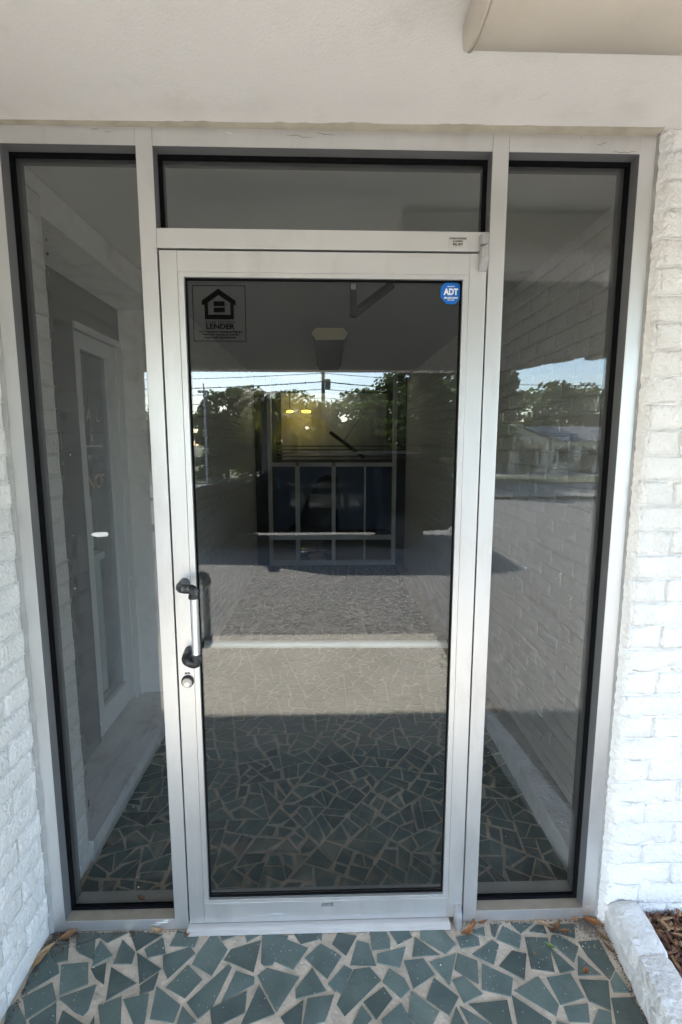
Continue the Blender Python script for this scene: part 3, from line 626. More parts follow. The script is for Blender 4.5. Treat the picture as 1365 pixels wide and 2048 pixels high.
# pull handle: silver grip between two black offset elbows
hd = thing('x', '', '', (0, 0, 0)); bpy.data.objects.remove(hd)
gx, gy = -.3835, -.052
gr = MB().tube([(gx, gy, 1.166), (gx, gy, .972)], .0122, 20).build('handle_grip', M['aluh'], dr, smooth='auto')
def arc(p0, p1, p2, n=5):
    return [tuple(Vector(p0)*(1-t)**2+Vector(p1)*2*t*(1-t)+Vector(p2)*t*t) for t in [i/n for i in range(n+1)]]
tp = [(-.424, .001, 1.186), (-.424, -.022, 1.186)]+arc((-.424, -.034, 1.186), (-.424, -.052, 1.186), (-.412, -.052, 1.184))+arc((-.398, gy, 1.183), (gx, gy, 1.182), (gx, gy, 1.172))+[(gx, gy, 1.158)]
e = MB().tube(tp, [.0165, .015]+[.0145]*13, 14); e.tube([(gx, gy, 1.164), (gx, gy, 1.155)], .0162, 14); e.build('handle_elbow', M['black'], dr, smooth='auto')
tp = [(-.4165, .001, .972), (-.4165, -.022, .970)]+arc((-.4165, -.034, .968), (-.4165, -.052, .964), (-.406, -.052, .960))+arc((-.398, gy, .956), (gx, gy, .951), (gx, gy, .962))+[(gx, gy, .980)]
e = MB().tube(tp, [.0165, .015]+[.0145]*13, 14); e.tube([(gx, gy, .983), (gx, gy, .974)], .0155, 14); e.build('handle_elbow', M['black'], dr, smooth='auto')
# lock cylinder
lk = MB().tube([(-.4275, .002, .8735), (-.4275, -.006, .8735)], [.0195, .0185], 28).build('lock', M['dark'], dr, smooth='auto')
MB().tube([(-.4275, -.0055, .872), (-.4275, -.0105, .872)], [.0152, .0145], 28).build('lock_face', M['lockface'], lk, smooth='auto')
MB().tube([(-.4275, -.010, .868), (-.4275, -.0122, .868)], .0068, 20).build('lock_plug', M['aluh'], lk, smooth='auto')
box(-.4283, -.4267, -.0126, -.0118, .8635, .8725).build('keyway', M['ink'], lk)
b = MB()
for k, (x, z, w_) in enumerate(((-.4325, .9005, .006), (-.4245, .9010, .008), (-.4315, .8975, .008), (-.4225, .8978, .006))): b.box(x-w_/2, x+w_/2, .0002, .0011, z-.0010, z+.0010)
b.build('worn_print', M['ink'], dr)
# horizontal push bar on the inside
pb = MB().tube([(-.395, .094, .953), (.405, .094, .946)], .0125, 16); pb.build('push_bar', M['bar'], dr, smooth='auto')
for x in (-.428, .428): MB().tube([(x, .044, .951), (x, .094, .951), (x*.93, .094, .951)], .011, 10).build('push_bar_end', M['black'], dr, smooth='auto')
box(-.425, -.405, .046, .066, .93, 1.18).build('exit_bolt_housing', M['black'], dr)
# overhead closer arm on the inside
cl = MB(); cl.box(.075, .095, .085, .105, 1.98, 2.09); cl.build('closer_arm', M['ink'], dr)
b = MB(); b.tube([(.085, .11, 1.99), (.205, .115, 2.08)], .0125, 8); b.build('closer_arm', M['ink'], dr)
box(.077, .093, .084, .101, 2.055, 2.10).build('closer_shoe', M['white'], dr, bevel=.002)
# worn rectangular maker's label on the bottom rail
b = box(-.017, .022, -.0006, .0014, .072, .0835); b.build('worn_badge', mat('worn_label', (.17, .17, .165), .7, var=.6, vscale=160), dr, bevel=.0004)
# pivots
pv = MB(); pf = half_round(.4445, .026, 0, 0, .021); nP = len(pf); pv.v = [(x, y, 2.103) for x, y in pf]+[(x, y, 2.1475-.009*((.457-x)/.026)**2) for x, y in pf]+[(x, y*.15, 2.082) for x, y in pf]
pv.f = [tuple(range(nP, 2*nP))]+[(i, (i+1) % nP, nP+(i+1) % nP, nP+i) for i in range(nP)]+[(2*nP+i, 2*nP+(i+1) % nP, (i+1) % nP, i) for i in range(nP)]+[tuple(range(2*nP, 3*nP))[::-1]]
pv.build('top_pivot', M['cast'], dr, smooth='auto')
pf = half_round(.4400, .026, 0, 0, .034); pv = MB(); pv.v = [(x, y, .0) for x, y in pf]+[(x, y, .046) for x, y in pf]+[(.44+(x-.44)*.75, y*.25, .066) for x, y in pf]
pv.f = [tuple(range(nP))[::-1], tuple(range(2*nP, 3*nP))]+[(a+i, a+(i+1) % nP, a+nP+(i+1) % nP, a+nP+i) for a in (0, nP) for i in range(nP)]
pv.build('bottom_pivot', M['cast'], dr, smooth='auto')
# scuffs of white paint
rr = random.Random(9)
def smear(b, x, y, z, w_, h, n=9):
    k = len(b.v); b.v += [(x+(i/(n-1)-.5)*w_, y, z+h*.5*mnoise.noise(Vector((i*1.7, x*50, 1)))+h*.5*math.sin(math.pi*i/(n-1))) for i in range(n)]+[(x+(i/(n-1)-.5)*w_, y, z+h*.4*mnoise.noise(Vector((i*1.3, x*50, 7)))-h*.3*math.sin(math.pi*i/(n-1))) for i in range(n)]
    b.f += [(k+i, k+n+i, k+n+i+1, k+i+1) for i in range(n-1)]
for sm in ((-.165, .0009, .047, .050, .005), (-.215, .0009, .043, .035, .002), (.1, .0009, .035, .03, .002)):
    b = MB(); smear(b, *sm); b.build('paint_scuff', M['paper'], dr)
for sm in ((-.545, -.0004, .027, .05, .007), (-.57, -.0004, .018, .04, .004), (-.53, -.0004, .034, .03, .005), (.892, -.0004, .045, .028, .004), (.900, -.0004, .40, .004, .012)):
    b = MB(); smear(b, *sm); b.build('paint_scuff', M['paper'], fr)
# smear(b, -.57, -.0004, .018, .04, .004); smear(b, -.53, -.0004, .034, .03, .005); smear(b, .892, -.0004, .045, .028, .004); smear(b, .900, -.0004, .40, .004, .012)
b.build('paint_scuff', M['paper'], fr)
# ================================================================== STICKERS
GYF = .0193
ad = thing('security_sticker', 'blue octagonal security sticker in the top right of the door glass', 'sticker', (.361, GYF, 2.031))
ra = .0325
octo = [(.361+ra*math.cos(math.pi/8+i*math.pi/4), 2.0305+ra*1.06*math.sin(math.pi/8+i*math.pi/4)) for i in range(8)]
MB().prism(octo, 'y', GYF-.0004, GYF-.0001).build('sticker_face', M['blue'], ad)
TY = GYF-.0006
put_text('SECURED BY', .0042, M['paper'], ad, .361, TY, 2.0465, width=.022, bold=.02)
put_text('ADT', .0235, M['paper'], ad, .361, TY, 2.0315, width=.042, bold=.045)
put_text('800.ADT.ASAP', .0062, M['paper'], ad, .361, TY, 2.0155, width=.040, bold=.05)
put_text('ADT.COM', .0042, M['paper'], ad, .361, TY, 2.0095, width=.019, bold=.03)
eq = thing('lender_decal', 'black house emblem decal reading equal housing lender on the door glass', 'sticker', (-.31, GYF, 1.98))
# square outline and emblem, traced in decal units (0-1 across the outline)
def E(u, v): return (-.3735+u*.149, 2.0435-v*.152)
ox0, oz1 = E(0, 0); ox1, oz0 = E(1, 1)
ring(ox0, ox1, oz0, oz1, .0016, GYF-.0003, GYF-.0001).build('outline', M['ink'], eq)
outer = [E(*p) for p in ((.49, .055), (.815, .27), (.815, .345), (.775, .345), (.775, .60), (.225, .60), (.225, .345), (.175, .345), (.175, .27))]
inner = [E(*p) for p in ((.49, .17), (.71, .305), (.71, .52), (.29, .52), (.29, .305))]
b = MB()
def quad(*p): b.prism(list(p), 'y', GYF-.0003, GYF-.0001)
quad(outer[0], outer[8], inner[4], inner[0]); quad(outer[0], inner[0], inner[1], outer[1])
quad(outer[8], outer[7], outer[6], inner[4]); quad(outer[1], inner[1], outer[3], outer[2])
quad(outer[6], outer[5], inner[3], inner[4]); quad(outer[3], inner[1], inner[2], outer[4]); quad(outer[5], outer[4], inner[2], inner[3])
quad(E(.395, .28), E(.605, .28), E(.605, .365), E(.395, .365)); quad(E(.395, .39), E(.605, .39), E(.605, .475), E(.395, .475))
b.build('house_emblem', M['ink'], eq)
EX = E(.5, 0)[0]
put_text('EQUAL HOUSING', .0097, M['ink'], eq, EX+.001, GYF-.0003, E(0, .655)[1], width=.082, bold=-.004)
put_text('LENDER', .019, M['ink'], eq, EX+.001, GYF-.0003, E(0, .735)[1], width=.081, bold=.028)
for k, tline in enumerate(('We Do Business in Accordance With the', 'Federal Fair Housing Law and the', 'Equal Credit Opportunity Act')):
    put_text(tline, .0072, M['ink'], eq, EX+.001, GYF-.0003, E(0, .825+.052*k)[1], width=(.122, .102, .088)[k], bold=.025)
lb = thing('locksmith_label', 'small pale label with a repair phone number on the bar above the door', 'sticker', (.371, -.001, 2.158))
box(.346, .397, -.0006, -.0002, 2.1465, 2.1725).build('label_film', M['label'], lb)
put_text('24 HOUR DOOR REPAIR', .0058, M['ink'], lb, .3715, -.0008, 2.1675, width=.046, bold=.03)
put_text('& LOCKSMITH', .0058, M['ink'], lb, .3715, -.0008, 2.1605, width=.028, bold=.03)
put_text('995-1977', .0088, M['ink'], lb, .3715, -.0008, 2.152, width=.028, bold=.03)
wt = thing('torn_sticker', 'white torn sticker remnant on the left sidelight glass', 'sticker', (-.69, .047, 1.327))
pp = [(-.7155, 1.327), (-.703, 1.3335), (-.668, 1.3345), (-.661, 1.330), (-.664, 1.322), (-.690, 1.3195), (-.705, 1.3215)]
MB().prism(pp, 'y', .0468, .0473).build('sticker_scrap', M['paper'], wt)
# ================================================================== CEILING LIGHTS
def profile_light(name, x0, x1, yc, lab):
    t = thing(name, lab, 'light', ((x0+x1)/2, yc, 2.44))
    lens = [(.125*math.cos(math.pi+math.pi*i/18)*(1 if abs(i-9) < 9 else .97), -.088*abs(math.sin(math.pi*i/18))**.75) for i in range(19)]
    lp = [(yc+y, 2.434+z) for y, z in lens]
    MB().prism(lp, 'x', x0+.012, x1-.012).build('lens', M['fixture'], t, smooth='auto')
    ep = [(yc+y*1.035, 2.4355+z*1.04) for y, z in lens]
    for a, c in ((x0+.005, x0+.0118), (x1-.0118, x1-.005)): MB().prism(ep, 'x', a, c).build('end_cap', M['fixture'], t, bevel=.002, smooth='auto')
    MB().prism([(yc+y*1.045, 2.4355+z*1.055) for y, z in lens], 'x', x0+.0119, x0+.0150).build('lens_seam', M['fixbody'], t, smooth='auto')
    box(x0+.01, x1-.01, yc-.085, yc+.080, 2.4342, 2.4428).build('base_pan', M['fixbody'], t)
    return t
profile_light('strip_light', .275, 1.49, -.475, 'wide fluorescent ceiling light with yellowed lens at the top right corner')
t = thing('lobby_light', 'trapezoid fluorescent light on the lobby ceiling seen through the door glass', 'light', (.03, 3.2, 2.44))
pf = [(-.095, 2.438), (-.125, 2.405), (-.100, 2.365), (.100, 2.365), (.125, 2.405), (.095, 2.438)]
MB().prism([(x+.03, z) for x, z in pf], 'y', 2.372, 4.02).build('lens', M['fixdark'], t)
for a, c in ((2.34, 2.371), (4.021, 4.05)): MB().prism([(.03+x*1.06, 2.438+(z-2.438)*1.06) for x, z in pf], 'y', a, c).build('end_cap', M['fixend'], t)
# ================================================================== PLANTER
cb = thing('planter_curb', 'low white painted brick curb edging the mulch bed', 'curb', (.96, -.55, 0))
rr = random.Random(21)
def curb_block(y0, y1, lift, dx):
    n = 12; vs = []; prof = [(-.006, 0), (-.005, .054), (.003, .058), (.005, .090), (.011, .097), (.05, .100), (.096, .098), (.103, .090), (.106, .05), (.106, 0)]
    b = MB(); m_ = len(prof)
    for i in range(n+1):
        y = y0+(y1-y0)*i/n; e = .004 if i in (0, n) else 0
        for (px_, pz_) in prof:
            xx = .9365+.105*y*.9+px_+dx; k = mnoise.noise(Vector((xx*22, y*16, pz_*22)))*.007+mnoise.noise(Vector((xx*90, y*80, pz_*80)))*.0012
            b.v.append((xx-k+(e if px_ < .05 else -e)*(pz_ > 0), y, max(0, pz_+(lift if pz_ > .06 else 0)-e*(pz_ > .06)+k*(pz_ > 0))-.04*(pz_ == 0)))
    for i in range(n):
        for j in range(m_-1): k = i*m_+j; b.f.append((k, k+1, k+m_+1, k+m_))
    b.f.append(tuple(range(m_))); b.f.append(tuple(range(n*m_, (n+1)*m_))[::-1])
    b.build('brick', M['curb'], cb, smooth='auto')
curb_block(-.028, -.212, 0, 0); curb_block(-.214, -.42, .005, -.004); curb_block(-.422, -.63, .002, -.002); curb_block(-.632, -.84, .006, 0); curb_block(-.842, -1.06, 0, -.002)
b = MB(); b.box(1.01, 2.6, -1.12, -.03, -.2, .042); struct('planter_soil', b, M['soil'])
b = MB(); rr = random.Random(8)
def chip(b, x, y, z, L, W, T, yaw_, tilt):
    c, s = math.cos(yaw_), math.sin(yaw_); q = []
    for (u, v, w_) in ((-.5, -.3, 0), (.1, -.5, 0), (.5, -.1, 0), (.35, .4, 0), (-.4, .45, 0), (-.35, -.2, 1), (.1, -.3, 1), (.35, 0, 1), (.2, .3, 1), (-.3, .3, 1)):
        lx, ly, lz = u*L, v*W, w_*T+u*L*tilt; q.append((x+lx*c-ly*s, y+lx*s+ly*c, z+lz))
    b.add(q, [(0, 4, 3, 2, 1), (5, 6, 7, 8, 9)]+[(i, (i+1) % 5, 5+(i+1) % 5, 5+i) for i in range(5)])
b2 = MB()
for i in range(2600):
    x = rr.uniform(1.06, 2.0) if i % 3 else rr.uniform(1.04, 1.30); y = rr.uniform(-1.08, -.04) if i % 2 else rr.uniform(-.35, -.04); z = .044+rr.random()**2*.018
    light = rr.random() < .16
    chip(b2 if light else b, x, y, z, rr.uniform(.015, .055)*(1.1 if light else 1), rr.uniform(.003, .009)*(2 if light else 1), .003, rr.uniform(0, 6.28), rr.uniform(-.3, .3))
b.build('mulch', M['mulch'], None, kind='stuff'); b2.build('pale_mulch', M['mulchl'], None, kind='stuff')
# ================================================================== LEAVES AND LITTER
def leaf_mesh(L, W, curl, m_, rnd):
    n = 6; b = MB()
    for i in range(n+1):
        t_ = i/n; wd = W*math.sin(math.pi*min(.98, t_*.96+.03))**.8*.5; x = (t_-.5)*L
        zc = curl*L*(t_-.5)**2*2+rnd.uniform(0, .002)
        b.v += [(x, wd, zc+wd*.55), (x, 0, zc), (x, -wd, zc+wd*.45+rnd.uniform(0, .003))]
    for i in range(n):
        for j in range(2): k = i*3+j; b.f.append((k, k+1, k+4, k+3))
    k0 = len(b.v); b.v += [tuple((v[0], v[1], v[2]+.0006)) for v in b.v[:k0]]; b.f += [tuple(k0+i for i in f[::-1]) for f in b.f[:]]
    b.tube([(L*.48, 0, curl*L*.4), (L*.62, .002, curl*L*.5)], .0008, 4)
    return b.mesh('dry_leaf', m_, smooth=True)
rl = random.Random(31)
LEAVES = [(-.846, -.016, 34, .055, .022, 'A', 'curled brown leaf in the far left corner of the tiles'),
 (-.895, -.075, 62, .075, .020, 'C', 'long tan leaf lying against the left brick wall, upper one'),
 (-.907, -.110, 58, .080, .022, 'C', 'long tan leaf lying against the left brick wall, lower one'),
 (-.556, -.011, -12, .045, .015, 'C', 'flat tan leaf under the sill of the left sidelight'),
 (-.458, -.030, 40, .020, .010, 'B', 'tiny red leaf by the left end of the threshold'),
 (.466, -.043, 30, .060, .022, 'B', 'curled orange leaf beside the bottom door pivot'),
 (.487, -.018, 60, .045, .015, 'A', 'small brown leaf behind the orange one at the pivot'),
 (.525, -.012, 15, .035, .014, 'B', 'small orange leaf scrap under the right sidelight sill'),
 (.725, -.022, -35, .050, .014, 'C', 'narrow tan leaf left of the brown leaf cluster'),
 (.758, -.040, 35, .055, .020, 'A', 'brown leaf with lobes in front of the right sidelight'),
 (.785, -.048, 0, .038, .014, 'A', 'short brown leaf touching the lobed one'),
 (.835, -.010, 10, .036, .012, 'C', 'tan leaf sliver at the foot of the right jamb'),
 (.892, -.024, -25, .060, .032, 'B', 'broad rust coloured leaf in the right jamb corner'),
 (.905, -.078, -65, .050, .014, 'A', 'brown leaf wedged along the white curb'),
 (.900, -.110, -62, .045, .010, 'A', 'thin brown leaf further along the white curb'),
 (.790, -.176, 50, .026, .016, 'B', 'small orange leaf alone on the tiles at right'),
 (.716, -.096, -40, .030, .010, 'G', 'small green leaf on the tiles at right'),
 (.655, -.118, 80, .010, .008, 'B', 'tiny orange fleck on a tile left of the green leaf')]
for (x, y, a, L, W, k, lab) in LEAVES:
    o = link('dry_leaf' if k != 'G' else 'green_leaf', leaf_mesh(L, W, rl.uniform(.2, .7), M['leaf'+k], rl), None, (x, y, .0035), label=lab, category='leaf', group='fallen leaves on the entry tiles')
    o.rotation_euler = (rl.uniform(-.2, .2), rl.uniform(-.1, .1), math.radians(a))
for (x, y, z, lab) in ((-.862, .35, .003, 'orange leaf on the lobby tiles behind the left glass'), (-.640, .075, .040, 'small tan leaf on the inner sill of the left sidelight')):
    o = link('dry_leaf', leaf_mesh(.035, .016, .3, M['leafB'], rl), None, (x, y, z), label=lab, category='leaf'); o.rotation_euler.z = -.6
b = MB(); bc = MB(); rr = random.Random(17)
def grain(b, x, y, z, s):
    b.add([(x-s, y-s*.6, z), (x+s, y-s*.5, z), (x, y+s, z), (x+s*.1, y, z+s*1.1)], [(0, 1, 2), (0, 1, 3), (1, 2, 3), (2, 0, 3)])
for i in range(420): grain(b, rr.uniform(-.9, .9), -abs(rr.gauss(0, .18))-.01, .0008, rr.uniform(.0006, .0016)*(2 if rr.random() < .04 else 1))
for i in range(160): grain(b, rr.uniform(.45, .9), -abs(rr.gauss(0, .08))-.01, .0008, rr.uniform(.0006, .0016))
b.build('white_grit', M['grit'], None, kind='stuff')
for i in range(520):
    k = i % 4
    if k == 0: x, y = rr.uniform(-.9, -.45), -abs(rr.gauss(0, .008))-.004
    elif k == 1: x, y = rr.uniform(.45, .91), -abs(rr.gauss(0, .008))-.004
    elif k == 2: y = -rr.uniform(0, .32); x = .928+.105*y*.9-abs(rr.gauss(0, .007))
    else: y = -rr.uniform(0, .3); x = -.899+abs(rr.gauss(0, .006))
    grain(bc, x, y, .0006, rr.uniform(.001, .0032))
for i in range(200): grain(bc, -.86+rr.gauss(0, .03), -abs(rr.gauss(0, .03)), .0006, rr.uniform(.001, .003))
bc.build('brown_litter', M['crumb'], None, kind='stuff')
b = MB()
for i in range(900):                                           # drifts of grey dust in the two corners
    if i % 2: x, y = -.90+abs(rr.gauss(0, .05)), -abs(rr.gauss(0, .035))
    else: x, y = .90-abs(rr.gauss(0, .035)), -abs(rr.gauss(0, .04))
    if x > .93+.0945*y-.006: continue
    grain(b, x, y, .0004, rr.uniform(.0012, .003))
b.build('dust_drift', M['dust'], None, kind='stuff')

# hairline scratches and a cobweb on the head of the frame and the soffit
def scratch(name, par, p0, p1, wob, wd, m_, seed, n=10, axis='z'):
    b = MB(); p0, p1 = Vector(p0), Vector(p1)
    for i in range(n+1):
        t_ = i/n; p = p0.lerp(p1, t_); k = wob*mnoise.noise(Vector((t_*4, seed, 0))); w2 = wd*(.3+.7*math.sin(math.pi*(.05+.9*t_)))
        if axis == 'z': b.v += [(p.x, p.y, p.z+k+w2), (p.x, p.y, p.z+k-w2)]
        else: b.v += [(p.x, p.y+k+w2, p.z), (p.x, p.y+k-w2, p.z)]
    b.f = [(2*i, 2*i+1, 2*i+3, 2*i+2) for i in range(n)]
    return b.build(name, m_, par)
for k, (x0, z0, x1, z1, wob) in enumerate(((-.62, 2.428, -.60, 2.431, .002), (-.585, 2.422, -.565, 2.424, .002), (-.10, 2.424, -.03, 2.418, .006), (-.02, 2.430, .03, 2.424, .004), (.745, 2.412, .775, 2.419, .006), (.79, 2.393, .86, 2.399, .008), (.70, 2.434, .703, 2.430, .001))):
    scratch('scratch', fr, (x0, -.0006, z0), (x1, -.0006, z1), wob, .0005, M['crumb'], k)
scratch('scratch', fr, (-.265, -.0006, 2.428), (-.245, -.0006, 2.424), .002, .002, M['paper'], 12)
for k, (x0, y0, x1, y1) in enumerate(((-.84, -.10, -.80, -.085), (.52, -.13, .545, -.15))):
    prop(scratch('hairline_crack', None, (x0, y0, 2.4424), (x1, y1, 2.4424), .02, .0004, M['dust'], 20+k, 14, 'y'), kind='structure')
b = MB(); rr = random.Random(55)
for i in range(34):
    x, z = (rr.uniform(-.85, -.52), rr.uniform(.1, 1.6)) if i % 2 else (rr.uniform(.52, .86), rr.uniform(.1, 2.2)); s_ = rr.uniform(.0005, .0014)
    b.box(x-s_, x+s_, .0464, .0473, z-s_*rr.uniform(.7, 2), z+s_)
b.build('paint_speck', M['paper'], fr, kind='stuff')
# ================================================================== LOBBY: SIDE DOOR ON THE LEFT
sd = thing('side_door', 'grey side door with lettered glass in the left lobby wall', 'door', (-1.15, .9, 0))
XD = -1.15
box(XD-.06, XD, .285, .93, .06, 2.33).build('side_panel', M['doordark'], sd)
box(XD-.06, XD, .9305, 1.448, 2.155, 2.33).build('transom_panel', M['doordark'], sd)
box(XD-.055, XD+.012, .9305, 1.448, 2.12, 2.154).build('door_head', M['doorpaint'], sd, bevel=.002)
box(XD-.055, XD+.012, 1.372, 1.448, .0, 2.119).build('jamb', M['doorpaint'], sd, bevel=.002)
lf_ = MB(); lf_.box(XD-.045, XD, .932, .985, .11, 2.115); lf_.box(XD-.045, XD, 1.285, 1.369, .11, 2.115); lf_.box(XD-.045, XD, .9855, 1.2845, 2.04, 2.115); lf_.box(XD-.045, XD, .9855, 1.2845, .11, .24)
lf_.build('door_frame', M['doorpaint'], sd, bevel=.002)
box(XD-.026, XD-.020, .9855, 1.2845, .24, 2.04).build('glass_pane', M['glassi'], sd)
box(XD-.2, XD-.19, .30, 1.44, .1, 2.3).build('door_blind', M['doordark'], sd)
XT = XD-.0193
def side_text(txt, size, m_, y, z, **k): return put_text(txt, size, m_, sd, XT, y, z, face='+x', **k)
side_text('A  L', .085, M['label'], 1.115, 1.735); side_text('S', .085, M['label'], 1.085, 1.635)
box(XT, XT+.0004, .99, 1.20, 1.583, 1.590).build('lettering', M['label'], sd)
side_text('mline', .05, M['label'], 1.09, 1.535); side_text('NCE', .10, M['orange'], 1.11, 1.405, bold=.02)
box(XT, XT+.0004, .99, 1.03, 1.752, 1.772).build('gold_mark', M['brass'], sd)
box(XT, XT+.0004, .990, 1.035, 1.08, 1.335).build('paper_strip', M['label'], sd)
pst = MB(); pst.box(XD-.13, XD-.07, 1.10, 1.20, .25, .98); pst.box(XD-.14, XD-.06, 1.06, 1.24, .98, 1.02); pst.build('inner_post', M['sinner'], sd)
b = MB(); nn = 3
for i in range(nn):
    y0, y1 = .282+1.165*i/nn, .282+1.165*(i+1)/nn; b.box(XD-.05, -.895+.005*mnoise.noise(Vector((y0*14, 3, 0))), y0, y1, -.01, .088+.004*mnoise.noise(Vector((y0*9, 8, 0))))
dl = thing('door_ledge', 'dirt stained white ledge below the side door inside the lobby', 'ledge', (-1.0, .9, 0)); b.build('slab', M['ledge'], dl)
# ================================================================== LOBBY: BACK WALL AND WINDOW
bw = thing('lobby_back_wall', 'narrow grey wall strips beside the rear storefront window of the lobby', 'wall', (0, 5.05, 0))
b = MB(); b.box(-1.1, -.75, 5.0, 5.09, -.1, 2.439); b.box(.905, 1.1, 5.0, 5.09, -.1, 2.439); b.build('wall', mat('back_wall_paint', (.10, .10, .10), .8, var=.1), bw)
wn = thing('lobby_window', 'floor standing storefront window with navy blinds at the rear of the lobby', 'window', (.05, 5.03, 0))
WF = mat('window_frame_metal', (.62, .62, .63), .45, metal=.2)
xs_ = (-.725, -.375, .094, .50, .88); ws_ = (.05, .055, .05, .018, .05)
for i, (x, w_) in enumerate(zip(xs_, ws_)): box(x-w_/2, x+w_/2, 4.98, 5.06, .0, 1.30 if 0 < i < 4 else 2.435).build('mullion', WF, wn)
for z0_, w_ in ((.03, .055), (.37, .055), (1.325, .05)):
    for i in range(4): box(xs_[i]+ws_[i]/2, xs_[i+1]-ws_[i+1]/2, 4.985, 5.055, z0_-w_/2, z0_+w_/2).build('rail', WF, wn)
for i in range(4):
    a, c = xs_[i]+ws_[i]/2, xs_[i+1]-ws_[i+1]/2
    for z0, z1 in ((.058, .342), (.398, 1.30)): box(a, c, 5.018, 5.024, z0, z1).build('glass_pane', M['glassi'], wn)
    box(a-.01, c+.01, 5.30, 5.305, .40, 1.28).build('blind', M['blind'], wn)
box(-.70, .855, 5.018, 5.024, 1.352, 2.43).build('glass_pane', M['glassi'], wn)
for k in range(5): box(-.69, .85, 5.07, 5.085, 1.37+k*.045, 1.388+k*.045).build('slat', M['slat'], wn)
MB().prism([(.03, 1.72), (.06, 1.755), (.50, 1.43), (.47, 1.395)], 'y', 4.93, 4.97).build('closer_arm', M['dark'], wn)
MB().tube([(.22, 4.95, 1.62), (.49, 4.95, 2.02)], .010, 6).build('closer_rod', WF, wn)
rw = thing('rear_room_wall', 'plain dark wall at the far end of the room behind the lobby window', 'wall', (0, 6.9, 0)); box(-2.1, 2.1, 6.9, 6.98, 0, 2.43).build('panelling', M['panelwall'], rw)
tb = thing('tan_board', 'dull tan board filling the upper part of the rear lobby window', 'board', (.1, 5.6, 1.4)); box(-.62, .84, 5.6, 5.62, 1.35, 2.28).build('panel', M['board'], tb); box(-.70, -.63, 5.58, 5.63, 1.30, 2.42).build('post', M['dark'], tb); box(-.62, .84, 5.57, 5.599, 2.285, 2.33).build('top_rail', M['dark'], tb)
ch = thing('office_chair', 'black high backed chair standing behind the lobby window', 'chair', (-.05, 5.2, 0))
MB().prism([(-.60, .36), (-.42, .55), (-.10, 1.14), (-.02, 1.18), (.16, 1.16), (.16, .36)], 'y', 5.16, 5.22).build('backrest', M['leather'], ch, bevel=.02)
box(-.66, .86, 5.12, 5.28, .30, .44).build('seat', M['leather'], ch, bevel=.03)
box(-.05, .09, 5.16, 5.24, 0, .30).build('leg', M['leather'], ch)
def dish(name, lab, x, y, z, rx, rz_, m_):
    t = thing(name, lab, 'dish', (x, y, 0)); b = MB(); n = 18
    for i in range(9):
        a = math.pi*i/8-math.pi/2; b.v += [(x+rx*math.cos(a)*math.cos(2*math.pi*j/n), y+rx*.6*math.cos(a)*math.sin(2*math.pi*j/n), z+rz_*math.sin(a)) for j in range(n)]
    for i in range(8):
        for j in range(n): b.f.append((i*n+j, i*n+(j+1) % n, (i+1)*n+(j+1) % n, (i+1)*n+j))
    b.build('bowl', m_, t, smooth=True); MB().tube([(x, y, 0), (x, y, z-rz_*.8)], [rx*.6, rx*.2], 14).build('foot', M['leather'], t)
dish('glint_dish', 'larger chrome dish added for its glint behind the low rear pane', -.32, 5.14, .17, .22, .065, M['chrome']); dish('glint_dish', 'smaller chrome dish added for its glint right of the larger one', -.02, 5.10, .17, .10, .035, M['chrome'])  # invented chrome shapes, put in only to make glints behind the pane
for k, (x, z) in enumerate(((-.49, .045), (-.27, .065))):
    lt = thing('yellow_lamp', ('left' if k == 0 else 'right')+' one of two small glowing yellow lamps behind the lobby window', 'lamp', (x, 5.4, 1.99))
    b = MB(); n = 12; zz = 2.02
    for i in range(7):
        a = math.pi*i/6-math.pi/2; b.v += [(x+z*math.cos(a)*math.cos(2*math.pi*j/n), 5.4+.05*math.cos(a)*math.sin(2*math.pi*j/n), zz+.017*math.sin(a)) for j in range(n)]
    for i in range(6):
        for j in range(n): b.f.append((i*n+j, i*n+(j+1) % n, (i+1)*n+(j+1) % n, (i+1)*n+j))
    b.build('bulb', M['yellow'], lt, smooth=True); MB().tube([(x, 5.4, 2.045), (x, 5.4, 2.435)], .006, 6).build('stem', M['dark'], lt)
    pl_ = bpy.data.lights.new('lamp_light', 'POINT'); pl_.energy = .22; pl_.color = (1, .96, .88); pl_.shadow_soft_size = .04; po = bpy.data.objects.new('lamp_light', pl_); COL.objects.link(po); po.parent = lt; po.location = (.45 if k else .05, -.20, .16)
